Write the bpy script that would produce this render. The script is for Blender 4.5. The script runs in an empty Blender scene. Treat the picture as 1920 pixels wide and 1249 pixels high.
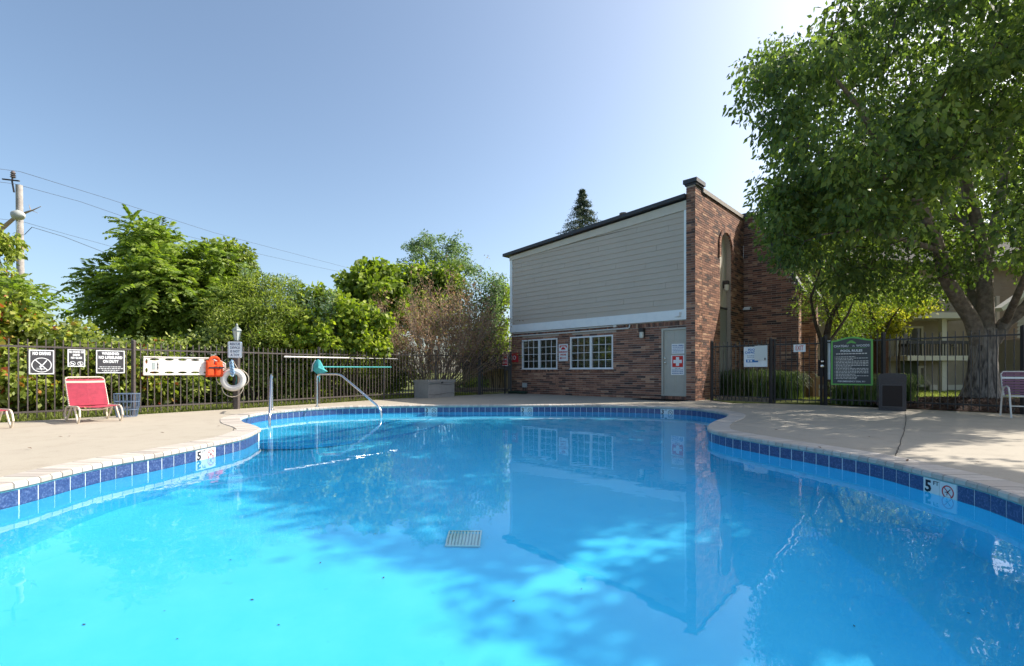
import bpy, math, random
import numpy as np
from mathutils import Vector, Matrix, geometry
from mathutils import noise as mnoise

random.seed(7)
rng = np.random.default_rng(11)
S = bpy.context.scene
C = S.collection

# ---------------------------------------------------------------- camera, sky, sun, exposure
F_, CX, HY, CH = 900.0, 960.0, 697.0, 0.86          # focal length in photo pixels, horizon row, eye height
cam = bpy.data.cameras.new('camera')
cam_ob = bpy.data.objects.new('camera', cam)
C.objects.link(cam_ob)
S.camera = cam_ob
cam_ob.location = (0, 0, CH)
cam_ob.rotation_euler = (math.pi / 2, 0, 0)
cam.sensor_width = 36
cam.lens = 36 * F_ / 1920
cam.shift_y = (HY - 624.5) / 1920
cam.clip_start = 0.05
cam.clip_end = 2000

SUN = Vector((.950, .315, .86)).normalized()
world = bpy.data.worlds.new('World')
S.world = world
world.use_nodes = True
wn = world.node_tree
sky = wn.nodes.new('ShaderNodeTexSky')
sky.sky_type = 'NISHITA'
sky.sun_disc = False
sky.sun_elevation = math.asin(SUN.z)
sky.sun_rotation = math.atan2(SUN.x, SUN.y)
sky.altitude = 0
sky.air_density = 0.85
sky.dust_density = 2.3
sky.ozone_density = 4.0
tint = wn.nodes.new('ShaderNodeMix'); tint.data_type = 'RGBA'; tint.blend_type = 'MULTIPLY'      # hazy, slightly warm air
tint.inputs['Factor'].default_value = 1
tint.inputs['B'].default_value = (.99, .92, .785, 1)
wn.links.new(sky.outputs[0], tint.inputs['A'])
wn.links.new(tint.outputs['Result'], wn.nodes['Background'].inputs[0])
wn.nodes['Background'].inputs[1].default_value = 0.112
sun = bpy.data.lights.new('sun', 'SUN')
sun.energy = 3.0
sun.angle = math.radians(0.53)
sun.color = (1, .93, .82)
sun_ob = bpy.data.objects.new('sun', sun)
C.objects.link(sun_ob)
sun_ob.location = (20, 8, 18)
sun_ob.rotation_euler = SUN.to_track_quat('Z', 'Y').to_euler()
sun.cycles.is_caustics_light = True                 # lets the sun refract through the pool water
S.view_settings.view_transform = 'Standard'
S.view_settings.look = 'None'
S.view_settings.gamma = 1
S.view_settings.exposure = 1.47
S.cycles.caustics_refractive = True
S.cycles.max_bounces = 10
S.cycles.transparent_max_bounces = 12

def gp(px, py, z=0.0):
    d = F_ * (CH - z) / (py - HY)
    return Vector(((px - CX) / F_ * d, d, z))

def at(px, py, d):
    return Vector(((px - CX) / F_ * d, d, CH + (HY - py) / F_ * d))

def on_line(px, a, b):
    r = (px - CX) / F_
    dx, dy = b[0] - a[0], b[1] - a[1]
    t = (r * a[1] - a[0]) / (dx - r * dy)
    return Vector((a[0] + t * dx, a[1] + t * dy, 0))

def z_at(py, d):
    return CH + (HY - py) / F_ * d

# ---------------------------------------------------------------- materials
MATS = {}
def material(name, color, rough=.7, spec=.3, metal=0, noise=None, bump=None, tone=None, trans=None, coat=0):
    """noise=(scale, other colour, contrast lo, hi)  bump=(scale, strength, distance)  tone=[(pos, colour)...] read from face attribute"""
    if name in MATS:
        return MATS[name]
    m = bpy.data.materials.new(name)
    m.use_nodes = True
    n, l = m.node_tree.nodes, m.node_tree.links
    p = n['Principled BSDF']
    p.inputs['Base Color'].default_value = (*color, 1)
    p.inputs['Roughness'].default_value = rough
    p.inputs['Specular IOR Level'].default_value = spec
    p.inputs['Metallic'].default_value = metal
    if coat:
        p.inputs['Coat Weight'].default_value = coat
    colour_out = None
    tc = n.new('ShaderNodeTexCoord')
    if tone:
        a = n.new('ShaderNodeAttribute'); a.attribute_name = 'tone'
        r = n.new('ShaderNodeValToRGB')
        el = r.color_ramp.elements
        while len(el) < len(tone):
            el.new(.5)
        for e, (pos, c) in zip(el, tone):
            e.position = pos; e.color = (*c, 1)
        l.new(a.outputs['Fac'], r.inputs[0])
        colour_out = r.outputs[0]
    if noise:
        t = n.new('ShaderNodeTexNoise'); t.inputs['Scale'].default_value = noise[0]
        t.inputs['Detail'].default_value = 8; t.inputs['Roughness'].default_value = .65
        l.new(tc.outputs['Object'], t.inputs['Vector'])
        mr = n.new('ShaderNodeMapRange')
        mr.inputs['From Min'].default_value = noise[2]; mr.inputs['From Max'].default_value = noise[3]
        l.new(t.outputs['Fac'], mr.inputs['Value'])
        mx = n.new('ShaderNodeMix'); mx.data_type = 'RGBA'
        l.new(mr.outputs[0], mx.inputs['Factor'])
        if colour_out:
            l.new(colour_out, mx.inputs['A'])
            mu = n.new('ShaderNodeMix'); mu.data_type = 'RGBA'; mu.blend_type = 'MULTIPLY'
            mu.inputs['Factor'].default_value = 1
            l.new(colour_out, mu.inputs['A']); mu.inputs['B'].default_value = (*noise[1], 1)
            l.new(mu.outputs['Result'], mx.inputs['B'])
        else:
            mx.inputs['A'].default_value = (*color, 1)
            mx.inputs['B'].default_value = (*noise[1], 1)
        colour_out = mx.outputs['Result']
    if colour_out:
        l.new(colour_out, p.inputs['Base Color'])
    if bump:
        t = n.new('ShaderNodeTexNoise'); t.inputs['Scale'].default_value = bump[0]
        t.inputs['Detail'].default_value = 6
        l.new(tc.outputs['Object'], t.inputs['Vector'])
        b = n.new('ShaderNodeBump'); b.inputs['Strength'].default_value = bump[1]; b.inputs['Distance'].default_value = bump[2]
        l.new(t.outputs['Fac'], b.inputs['Height']); l.new(b.outputs[0], p.inputs['Normal'])
    if trans:
        tr = n.new('ShaderNodeBsdfTranslucent'); tr.inputs['Color'].default_value = (*trans[1], 1)
        mm = n.new('ShaderNodeMixShader'); mm.inputs[0].default_value = trans[0]
        if colour_out:
            g = n.new('ShaderNodeMix'); g.data_type = 'RGBA'; g.blend_type = 'MULTIPLY'; g.inputs['Factor'].default_value = 1
            l.new(colour_out, g.inputs['A']); g.inputs['B'].default_value = (*trans[1], 1)
            l.new(g.outputs['Result'], tr.inputs['Color'])
        l.new(p.outputs[0], mm.inputs[1]); l.new(tr.outputs[0], mm.inputs[2])
        l.new(mm.outputs[0], n['Material Output'].inputs[0])
    MATS[name] = m
    return m

def leaf_mat(name, dark, mid, light, k=.38):
    return material(name, mid, .55, .35, tone=[(0, dark), (.5, mid), (1, light)], trans=(k, (1.9, 2.1, .75)))

M_black = material('black_metal', (.018, .018, .022), .45, .4, noise=(30, (.035, .03, .03), .4, .7))
M_bronze = material('bronze_metal', (.075, .062, .058), .5, .4, noise=(25, (.13, .11, .10), .45, .75))
M_steel = material('stainless_steel', (.62, .63, .65), .22, .5, metal=1)
M_white = material('white_paint', (.78, .80, .82), .5, noise=(6, (.66, .69, .72), .45, .75))
M_trim = material('trim_paint', (.76, .80, .82), .55, noise=(5, (.66, .71, .75), .45, .8))
M_offwhite = material('off_white_plastic', (.74, .70, .66), .5, noise=(9, (.62, .57, .52), .45, .75))
M_frame = material('cream_frame_paint', (.66, .58, .47), .4, .4, noise=(20, (.5, .42, .33), .5, .75))
M_red = material('red_vinyl', (.46, .06, .10), .45, .4, noise=(12, (.33, .045, .075), .45, .7))
M_purple = material('purple_vinyl', (.22, .10, .17), .45, .4, noise=(12, (.17, .08, .13), .45, .7))
M_ink = material('black_ink', (.02, .02, .03), .6)
M_signred = material('red_ink', (.50, .03, .04), .6)
M_signgrey = material('charcoal_sign', (.055, .055, .062), .5, .3)
M_concrete = None

# ---------------------------------------------------------------- mesh helpers
class MB:
    def __init__(s):
        s.v = []; s.f = []; s.t = []
    def poly(s, pts, tone=.5):
        b = len(s.v); s.v += [tuple(p) for p in pts]; s.f.append(tuple(range(b, b + len(pts)))); s.t.append(tone)
    def box(s, c, d, M=None, tone=.5):
        b = len(s.v)
        for k in (-1, 1):
            for i, j in ((-1, -1), (1, -1), (1, 1), (-1, 1)):
                p = Vector((c[0] + i * d[0] / 2, c[1] + j * d[1] / 2, c[2] + k * d[2] / 2))
                s.v.append(tuple(M @ p if M else p))
        for q in ((3, 2, 1, 0), (4, 5, 6, 7), (0, 1, 5, 4), (1, 2, 6, 5), (2, 3, 7, 6), (3, 0, 4, 7)):
            s.f.append(tuple(b + i for i in q)); s.t.append(tone)
        return s
    def bar(s, a, b, w, h=None, tone=.5):
        a, b = Vector(a), Vector(b); h = h or w
        d = b - a; L = d.length
        q = d.to_track_quat('X', 'Z').to_matrix().to_4x4()
        return s.box((L / 2, 0, 0), (L, w, h), Matrix.Translation(a) @ q, tone)
    def tube(s, pts, r, n=8, r2=None, cap=True, tone=.5):
        pts = [Vector(p) for p in pts]; m = len(pts); base = len(s.v)
        rs = r if isinstance(r, (list, tuple)) else [r + ((r2 if r2 is not None else r) - r) * i / (m - 1) for i in range(m)]
        up = None
        for i, p in enumerate(pts):
            d = (pts[min(i + 1, m - 1)] - pts[max(i - 1, 0)]).normalized()
            if up is None:
                up = d.orthogonal().normalized()
            up = (up - d * up.dot(d))
            up = up.normalized() if up.length > 1e-6 else d.orthogonal().normalized()
            w = d.cross(up)
            for k in range(n):
                a = 2 * math.pi * k / n
                s.v.append(tuple(p + (up * math.cos(a) + w * math.sin(a)) * rs[i]))
        for i in range(m - 1):
            for k in range(n):
                s.f.append((base + i * n + k, base + i * n + (k + 1) % n, base + (i + 1) * n + (k + 1) % n, base + (i + 1) * n + k)); s.t.append(tone)
        if cap:
            s.f.append(tuple(base + k for k in range(n))[::-1]); s.t.append(tone)
            s.f.append(tuple(base + (m - 1) * n + k for k in range(n))); s.t.append(tone)
        return s
    def ring(s, c, R, r, n=28, k=8, ax='Y'):
        base = len(s.v)
        for i in range(n):
            a = 2 * math.pi * i / n
            for j in range(k):
                b = 2 * math.pi * j / k
                x, z, y = (R + r * math.cos(b)) * math.cos(a), (R + r * math.cos(b)) * math.sin(a), r * math.sin(b)
                p = (c[0] + x, c[1] + y, c[2] + z) if ax == 'Y' else (c[0] + x, c[1] + z, c[2] + y)
                s.v.append(p)
        for i in range(n):
            for j in range(k):
                s.f.append((base + i * k + j, base + i * k + (j + 1) % k, base + ((i + 1) % n) * k + (j + 1) % k, base + ((i + 1) % n) * k + j)); s.t.append(.5)
        return s
    def prism(s, poly, y0, y1, tone=.5):
        """polygon in x,z extruded along y"""
        n = len(poly); b = len(s.v)
        for y in (y0, y1):
            s.v += [(p[0], y, p[1]) for p in poly]
        s.f.append(tuple(range(b, b + n))); s.t.append(tone)
        s.f.append(tuple(range(b + n, b + 2 * n))[::-1]); s.t.append(tone)
        for i in range(n):
            j = (i + 1) % n
            s.f.append((b + j, b + i, b + n + i, b + n + j)); s.t.append(tone)
        return s
    def lathe(s, prof, n=12, c=(0, 0, 0), tone=.5, a0=0):
        b = len(s.v); m = len(prof)
        for r, z in prof:
            for k in range(n):
                a = 2 * math.pi * k / n + a0
                s.v.append((c[0] + r * math.cos(a), c[1] + r * math.sin(a), c[2] + z))
        for i in range(m - 1):
            for k in range(n):
                s.f.append((b + i * n + k, b + i * n + (k + 1) % n, b + (i + 1) * n + (k + 1) % n, b + (i + 1) * n + k)); s.t.append(tone)
        s.f.append(tuple(b + k for k in range(n))[::-1]); s.t.append(tone)
        s.f.append(tuple(b + (m - 1) * n + k for k in range(n))); s.t.append(tone)
        return s
    def mesh(s, name, m, smooth=False):
        me = bpy.data.meshes.new(name)
        me.from_pydata(s.v, [], s.f)
        a = me.attributes.new('tone', 'FLOAT', 'FACE')
        a.data.foreach_set('value', np.array(s.t, dtype=np.float32))
        me.materials.append(m)
        if smooth:
            me.polygons.foreach_set('use_smooth', np.ones(len(s.f), dtype=bool))
            try: me.set_sharp_from_angle(angle=math.radians(40))
            except Exception: pass
        return me
    def build(s, name, m, parent=None, smooth=False, **kw):
        return put(name, s.mesh(name, m, smooth), parent, **kw)

def put(name, data, parent=None, loc=None, rot=None, scale=None, label=None, kind=None):
    o = bpy.data.objects.new(name, data)
    C.objects.link(o)
    if parent: o.parent = parent
    if loc is not None: o.location = loc
    if rot is not None: o.rotation_euler = rot
    if scale is not None: o.scale = scale
    if label: o['label'] = label
    if kind: o['kind'] = kind
    return o

def tag(o, label, cat, group=None, kind=None):
    o['label'] = label; o['category'] = cat
    if group: o['group'] = group
    if kind: o['kind'] = kind
    return o

def thing(name, label, cat, loc=(0, 0, 0), rotz=0, group=None):
    o = bpy.data.objects.new(name, None); C.objects.link(o)
    o.empty_display_size = .1
    o.location = loc; o.rotation_euler = (0, 0, rotz)
    return tag(o, label, cat, group)

def struct(o):
    o['kind'] = 'structure'
    return o

def text(body, size, m, parent, loc, name='lettering', bold=0.0, align='CENTER', rot=(math.pi / 2, 0, 0), sx=1.0, space=1.0):
    cu = bpy.data.curves.new(name, 'FONT')
    cu.body = body; cu.size = size; cu.align_x = align; cu.align_y = 'CENTER'
    cu.extrude = .0012; cu.offset = bold; cu.resolution_u = 2; cu.space_line = space
    cu.materials.append(m)
    tmp = bpy.data.objects.new('tmp', cu); C.objects.link(tmp)
    dg = bpy.context.evaluated_depsgraph_get()
    me = bpy.data.meshes.new_from_object(tmp.evaluated_get(dg))
    bpy.data.objects.remove(tmp)
    me.name = name
    if not me.materials: me.materials.append(m)
    o = put(name, me, parent, loc, rot)
    o.scale = (sx, 1, 1)
    return o

def np_mesh(name, verts, k, m, tone=None):
    """verts (n*k,3): n polygons of k own corners each"""
    verts = np.ascontiguousarray(verts, dtype=np.float32)
    n = len(verts) // k
    me = bpy.data.meshes.new(name)
    me.vertices.add(n * k); me.vertices.foreach_set('co', verts.ravel())
    me.loops.add(n * k); me.loops.foreach_set('vertex_index', np.arange(n * k, dtype=np.int32))
    me.polygons.add(n)
    me.polygons.foreach_set('loop_start', np.arange(0, n * k, k, dtype=np.int32))
    me.polygons.foreach_set('loop_total', np.full(n, k, dtype=np.int32))
    me.update(calc_edges=True)
    a = me.attributes.new('tone', 'FLOAT', 'FACE')
    a.data.foreach_set('value', (tone if tone is not None else np.full(n, .5)).astype(np.float32))
    me.materials.append(m)
    return me

def unit(a):
    return a / np.maximum(np.linalg.norm(a, axis=-1, keepdims=True), 1e-9)

def leaf_quads(pos, axis, size, wide=.5, flat=None):
    """one folded rhombus per leaf: pos base, axis = leaf direction, size length"""
    n = len(pos)
    axis = unit(axis)
    rnd = rng.normal(size=(n, 3))
    if flat is not None: rnd = rnd * (1 - flat) + np.array([0, 0, 1.0]) * flat * 2
    side = unit(np.cross(axis, rnd))
    nor = np.cross(side, axis)
    L = size[:, None]
    a = pos
    b = pos + axis * L * .45 + side * L * wide / 2 + nor * L * .08
    c = pos + axis * L
    d = pos + axis * L * .45 - side * L * wide / 2 + nor * L * .08
    return np.stack([a, b, c, d], 1).reshape(-1, 3)

def cluster_leaves(cen, rad, per, size, droop=.5, wide=.5, tvar=.22, base_tone=.5, light_dir=True):
    """leaf positions in gaussian clumps round each centre"""
    cen = np.asarray(cen, float); n = len(cen)
    rad = np.broadcast_to(np.asarray(rad, float), (n,))
    idx = np.repeat(np.arange(n), per)
    off = unit(rng.normal(size=(len(idx), 3))) * (rng.random((len(idx), 1)) ** .5) * np.array([1, 1, .75])
    pos = cen[idx] + off * rad[idx][:, None]
    axis = off * .8 + rng.normal(size=off.shape) * .45 + np.array([0, 0, -droop])
    sz = size * (.65 + .7 * rng.random(len(idx)))
    ctone = base_tone + rng.normal(size=n) * tvar * .6
    tone = np.clip(ctone[idx] + rng.normal(size=len(idx)) * tvar, 0, 1)
    return leaf_quads(pos, axis, sz, wide), tone

# ================================================================ POOL AND DECK
TT = -.055                                              # top of the tile band
WZ = -.172                                              # water level
edge_px = [(0, 925, TT), (49, 914, TT), (111, 898, TT), (168, 884, TT), (225, 872, TT), (276, 864, TT), (322, 854.5, TT), (363, 846, TT),
           (406, 837, TT), (444, 829, TT), (468, 820.5, TT), (482, 813, TT), (486.5, 805.6, 0), (483, 802, 0), (474, 798, 0), (463, 795, 0), (453, 792, 0), (450, 788.8, TT),
           (466, 784, TT), (492, 779, TT), (523, 775.5, TT), (561, 772, TT), (594, 769.5, TT), (638, 767.3, TT), (690, 766.1, TT),
           (740, 765, TT), (795, 764.4, TT), (857, 764, TT), (957, 763.7, TT), (1020, 763.6, TT), (1116, 764, TT), (1193, 765.4, TT),
           (1241, 767, TT), (1289, 769.2, TT), (1323, 772.5, TT), (1351, 777, TT), (1366, 781, TT), (1364, 782.5, 0), (1348, 788, 0), (1334.5, 794.4, 0),
           (1330, 799.6, 0), (1333, 806, 0), (1342, 815.5, TT), (1358, 819.5, TT), (1374, 823, TT), (1397.5, 827, TT),
           (1432, 833.5, TT), (1479, 841.5, TT), (1513, 847, TT), (1610, 864.5, TT), (1667, 876.7, TT), (1720, 890.8, TT),
           (1780, 905.8, TT), (1842, 921.7, TT), (1900, 941.7, TT)]
ctrl = [gp(*e).xy for e in edge_px]
ctrl = [Vector((-4.75, 1.0)), Vector((-4.45, 2.1)), Vector((-4.1, 2.95))] + ctrl + [Vector((3.42, 2.95)), Vector((3.45, 2.4)), Vector((3.3, 1.7)), Vector((2.9, 1.05))]
N_VIS = len(ctrl)
ctrl += [Vector((2.0, .62)), Vector((.5, .5)), Vector((-1.5, .42)), Vector((-3.6, .45)), Vector((-4.6, .6))]

def catmull(pts, step=.03):
    out = []; n = len(pts)
    for i in range(n):
        p0, p1, p2, p3 = pts[i - 1], pts[i], pts[(i + 1) % n], pts[(i + 2) % n]
        # centripetal
        t0 = 0; t1 = t0 + max((p1 - p0).length, 1e-4) ** .5; t2 = t1 + max((p2 - p1).length, 1e-4) ** .5; t3 = t2 + max((p3 - p2).length, 1e-4) ** .5
        m = max(2, int((p2 - p1).length / step))
        for k in range(m):
            t = t1 + (t2 - t1) * k / m
            a1 = p0 * ((t1 - t) / (t1 - t0)) + p1 * ((t - t0) / (t1 - t0))
            a2 = p1 * ((t2 - t) / (t2 - t1)) + p2 * ((t - t1) / (t2 - t1))
            a3 = p2 * ((t3 - t) / (t3 - t2)) + p3 * ((t - t2) / (t3 - t2))
            b1 = a1 * ((t2 - t) / (t2 - t0)) + a2 * ((t - t0) / (t2 - t0))
            b2 = a2 * ((t3 - t) / (t3 - t1)) + a3 * ((t - t1) / (t3 - t1))
            out.append(b1 * ((t2 - t) / (t2 - t1)) + b2 * ((t - t1) / (t2 - t1)))
    return out

def smooth_closed(pts, it=12):
    P = np.array([tuple(p) for p in pts])
    for _ in range(it):
        P = (np.roll(P, 1, 0) + 2 * P + np.roll(P, -1, 0)) / 4
    return P

def resample(P, pitch):
    Q = np.vstack([P, P[:1]]); seg = np.linalg.norm(np.diff(Q, axis=0), axis=1); cum = np.concatenate([[0], np.cumsum(seg)])
    n = int(round(cum[-1] / pitch)); s = np.arange(n) * cum[-1] / n
    return np.stack([np.interp(s, cum, Q[:, 0]), np.interp(s, cum, Q[:, 1])], 1)

raw = smooth_closed(catmull(ctrl), 26)
area = .5 * np.sum(raw[:, 0] * np.roll(raw[:, 1], -1) - np.roll(raw[:, 0], -1) * raw[:, 1])

def normals(P, smooth=0):
    T = np.roll(P, -1, 0) - np.roll(P, 1, 0)
    N = np.stack([T[:, 1], -T[:, 0]], 1) * (1 if area > 0 else -1)      # outward
    for _ in range(smooth):
        N = (np.roll(N, 1, 0) + N + np.roll(N, -1, 0)) / 3
    return N / np.linalg.norm(N, axis=1, keepdims=True)

fine = resample(raw, .06)
fineN = normals(fine)

# concrete of the deck
def concrete_mat(name, c1, c2, c3):
    m = bpy.data.materials.new(name); m.use_nodes = True
    n, l = m.node_tree.nodes, m.node_tree.links; p = n['Principled BSDF']
    p.inputs['Roughness'].default_value = .85; p.inputs['Specular IOR Level'].default_value = .25
    tc = n.new('ShaderNodeTexCoord')
    def nz(s, d=6, r=.6):
        t = n.new('ShaderNodeTexNoise'); t.inputs['Scale'].default_value = s; t.inputs['Detail'].default_value = d; t.inputs['Roughness'].default_value = r
        l.new(tc.outputs['Object'], t.inputs['Vector']); return t
    def mr(t, a, b):
        q = n.new('ShaderNodeMapRange'); q.inputs['From Min'].default_value = a; q.inputs['From Max'].default_value = b; l.new(t.outputs['Fac'], q.inputs['Value']); return q.outputs[0]
    def mix(f, a, b):
        q = n.new('ShaderNodeMix'); q.data_type = 'RGBA'; l.new(f, q.inputs['Factor'])
        for s_, v in (('A', a), ('B', b)):
            if isinstance(v, tuple): q.inputs[s_].default_value = (*v, 1)
            else: l.new(v, q.inputs[s_])
        return q.outputs['Result']
    big = nz(.55, 4); med = nz(3.1, 8, .7); fine_ = nz(70, 4, .7); spot = nz(14, 3, .5)
    c = mix(mr(big, .35, .65), c1, c2)
    c = mix(mr(med, .50, .72), c, c3)
    c = mix(mr(spot, .70, .76), c, tuple(x * .55 for x in c1))
    c = mix(mr(fine_, .3, .75), c, tuple(min(1, x * 1.12) for x in c1))
    l.new(c, p.inputs['Base Color'])
    b = n.new('ShaderNodeBump'); b.inputs['Strength'].default_value = .35; b.inputs['Distance'].default_value = .004
    l.new(fine_.outputs['Fac'], b.inputs['Height']); l.new(b.outputs[0], p.inputs['Normal'])
    return m
M_deck = concrete_mat('deck_concrete', (.375, .335, .275), (.325, .29, .235), (.255, .22, .175))

# outer outline of the deck: fence lines and building front
LF = [(-13.6, 1.2), (-11.6, 4.2), (-9.9, 6.45), (-8.72, 8.0), (-7.54, 9.56), (-6.35, 11.14), (-5.19, 12.9), (-3.97, 14.9), (-2.62, 16.5), (-1.26, 18.0)]
RF = [(5.93, 14.25), (7.0, 12.98), (8.03, 12.3), (8.82, 11.4), (10.3, 9.67), (11.6, 8.15), (13.4, 6.0), (15.4, 3.4)]
B0 = Vector((5.46, 14.2, 0)); E1 = Vector((-.7218, .692, 0)); E2 = Vector((.692, .7218, 0))   # building corner, along its front, along its side
front_end = B0 + E1 * 7.6
outer = [(-14.5, -14), (15.5, -14), (15.45, 3.4)] + RF[::-1][1:] + [tuple((B0 + E2 * .8 - E1 * .05).xy), tuple((B0 + E1 * .1 + E2 * .1).xy), tuple((front_end + E2 * .1).xy), (-.95, 18.2)] + LF[::-1] + [(-14.5, -1)]

def sheet_with_hole(name, outer, hole, z, m):
    polys = [[Vector((p[0], p[1], 0)) for p in outer], [Vector((p[0], p[1], 0)) for p in hole]]
    tris = geometry.tessellate_polygon(polys)
    v = [(p.x, p.y, z) for q in polys for p in q]
    me = bpy.data.meshes.new(name)
    fs = []
    for t in tris:
        a, b, c = (Vector(v[i]) for i in t)
        fs.append(tuple(t) if (b - a).cross(c - a).z > 0 else tuple(t[::-1]))
    me.from_pydata(v, [], fs); me.materials.append(m)
    return struct(put(name, me))
hole = resample(raw, .12)
holeN = normals(hole)
sheet_with_hole('deck', outer, hole + holeN * .04, 0, M_deck)

# basin walls, floor and steps
def plaster(name):
    m = bpy.data.materials.new(name); m.use_nodes = True
    n, l = m.node_tree.nodes, m.node_tree.links; p = n['Principled BSDF']
    p.inputs['Roughness'].default_value = .8
    tc = n.new('ShaderNodeTexCoord')
    t = n.new('ShaderNodeTexNoise'); t.inputs['Scale'].default_value = 1.6; t.inputs['Detail'].default_value = 9; t.inputs['Roughness'].default_value = .65
    l.new(tc.outputs['Object'], t.inputs['Vector'])
    r = n.new('ShaderNodeValToRGB'); r.color_ramp.elements[0].position = .3; r.color_ramp.elements[1].position = .7
    r.color_ramp.elements[0].color = (.055, .60, .91, 1); r.color_ramp.elements[1].color = (.095, .66, .95, 1)
    l.new(t.outputs['Fac'], r.inputs[0])
    t2 = n.new('ShaderNodeTexNoise'); t2.inputs['Scale'].default_value = 9; t2.inputs['Detail'].default_value = 5
    l.new(tc.outputs['Object'], t2.inputs['Vector'])
    mr = n.new('ShaderNodeMapRange'); mr.inputs['From Min'].default_value = .68; mr.inputs['From Max'].default_value = .74; mr.inputs['To Max'].default_value = .35
    l.new(t2.outputs['Fac'], mr.inputs['Value'])
    mx = n.new('ShaderNodeMix'); mx.data_type = 'RGBA'; l.new(mr.outputs[0], mx.inputs['Factor']); l.new(r.outputs[0], mx.inputs['A']); mx.inputs['B'].default_value = (.04, .46, .80, 1)
    l.new(mx.outputs['Result'], p.inputs['Base Color'])
    return m
M_plaster = plaster('pool_plaster')
FL_Y = [(-1, -1.56), (3.2, -1.54), (6.8, -1.36), (9.6, -1.10), (14, -1.05)]
def floor_z(y):
    return float(np.interp(y, [a for a, b in FL_Y], [b for a, b in FL_Y]))
wall = MB(); n = len(fine)
for i in range(n):
    j = (i + 1) % n
    wall.poly([(*fine[i], TT + .02), (*fine[j], TT + .02), (*fine[j], -2.0), (*fine[i], -2.0)])
basin = struct(wall.build('pool_basin', M_plaster, smooth=False))
fm = MB()
for (ya, za), (yb, zb) in zip(FL_Y, FL_Y[1:]):
    fm.poly([(-5.6, ya, za), (4.9, ya, za), (4.9, yb, zb), (-5.6, yb, zb)])
floor = fm.build('basin_floor', M_plaster, basin)
floor.cycles.is_caustics_receiver = True
basin.cycles.is_caustics_receiver = True
# three entry steps in the far left cove: each a slab with a curved front edge
for k, (z, off) in enumerate(((-.42, .55), (-.68, .95), (-.94, 1.38))):
    a, b = Vector((-3.72, 7.35)), Vector((-2.05, 12.4))
    dirv = (b - a).normalized(); nrm = Vector((dirv.y, -dirv.x)); L = (b - a).length
    pts = []
    for i in range(25):
        t = i / 24
        p = a + dirv * L * t + nrm * (off * (1 - (2 * t - 1) ** 2) ** .6 * 1.0 - .35 + k * .10)
        pts.append((p.x, p.y))
    back = [(-3.2, 13.6), (-6.2, 12.6), (-6.2, 7.6)]
    poly = pts + back
    mb = MB(); nn = len(poly); base_z = z - .27
    mb.poly([(x, y, z) for x, y in poly])
    for i in range(nn):
        j = (i + 1) % nn
        mb.poly([(*poly[j], z), (*poly[i], z), (*poly[i], base_z), (*poly[j], base_z)])
    st = mb.build('step', M_plaster, basin)
    st.cycles.is_caustics_receiver = True

# bond beam edge, tile band, depth markers
M_turq = material('turquoise_edge_paint', (.10, .42, .46), .6, noise=(18, (.3, .45, .46), .5, .7))
bb = MB()
for i in range(n):
    j = (i + 1) % n
    a, b = fine[i] - fineN[i] * .012, fine[j] - fineN[j] * .012
    bb.poly([(*a, -.02), (*b, -.02), (*b, TT), (*a, TT)])
    bb.poly([(*a, TT), (*b, TT), (*fine[j], TT), (*fine[i], TT)])
bb.build('painted_edge', M_turq, basin)
M_tile = bpy.data.materials.new('glazed_blue_tile'); M_tile.use_nodes = True
nn_, ll_ = M_tile.node_tree.nodes, M_tile.node_tree.links
p_ = nn_['Principled BSDF']; p_.inputs['Roughness'].default_value = .28
tc_ = nn_.new('ShaderNodeTexCoord'); oi = nn_.new('ShaderNodeObjectInfo')
t_ = nn_.new('ShaderNodeTexNoise'); t_.inputs['Scale'].default_value = 60; t_.inputs['Detail'].default_value = 4; t_.inputs['Roughness'].default_value = .7; t_.noise_dimensions = '4D'
ll_.new(tc_.outputs['Object'], t_.inputs['Vector'])
mw_ = nn_.new('ShaderNodeMath'); mw_.operation = 'MULTIPLY'; mw_.inputs[1].default_value = 50
ll_.new(oi.outputs['Random'], mw_.inputs[0]); ll_.new(mw_.outputs[0], t_.inputs['W'])
r_ = nn_.new('ShaderNodeValToRGB'); e_ = r_.color_ramp.elements
e_[0].position = .3; e_[0].color = (.018, .035, .11, 1); e_[1].position = .72; e_[1].color = (.16, .22, .36, 1)
q_ = e_.new(.52); q_.color = (.04, .075, .20, 1)
ll_.new(t_.outputs['Fac'], r_.inputs[0]); ll_.new(r_.outputs[0], p_.inputs['Base Color'])
M_tilew = material('white_marker_tile', (.66, .68, .68), .3)
M_grout = material('tile_grout', (.62, .70, .74), .8)
gr = MB()
finer = resample(raw, .03); finerN = normals(finer); n3 = len(finer)
for i in range(n3):
    j = (i + 1) % n3
    a, b = finer[i] - finerN[i] * .0075, finer[j] - finerN[j] * .0075
    gr.poly([(*a, TT), (*b, TT), (*b, TT - .158), (*a, TT - .158)])
gro = gr.build('grout_band', M_grout, basin); gro.cycles.is_caustics_receiver = True
TH = .152
tiles = resample(raw, .153); tN = normals(tiles); nt_ = len(tiles)
tile_me = MB().box((0, 0, 0), (.1410, .006, TH)).mesh('tile', M_tile)
tilew_me = MB().box((0, 0, 0), (.151, .006, TH)).mesh('depth_marker', M_tilew)
marks = {}
for (px, py, d) in ((372, 853, 5), (798, 767, 3), (981, 767, 3), (1241, 770, 3), (1736, 902, 5)):
    w = gp(px, py, TT - .05).xy
    i = int(np.argmin([(w - Vector(t)).length for t in tiles]))
    marks[i] = d
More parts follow.
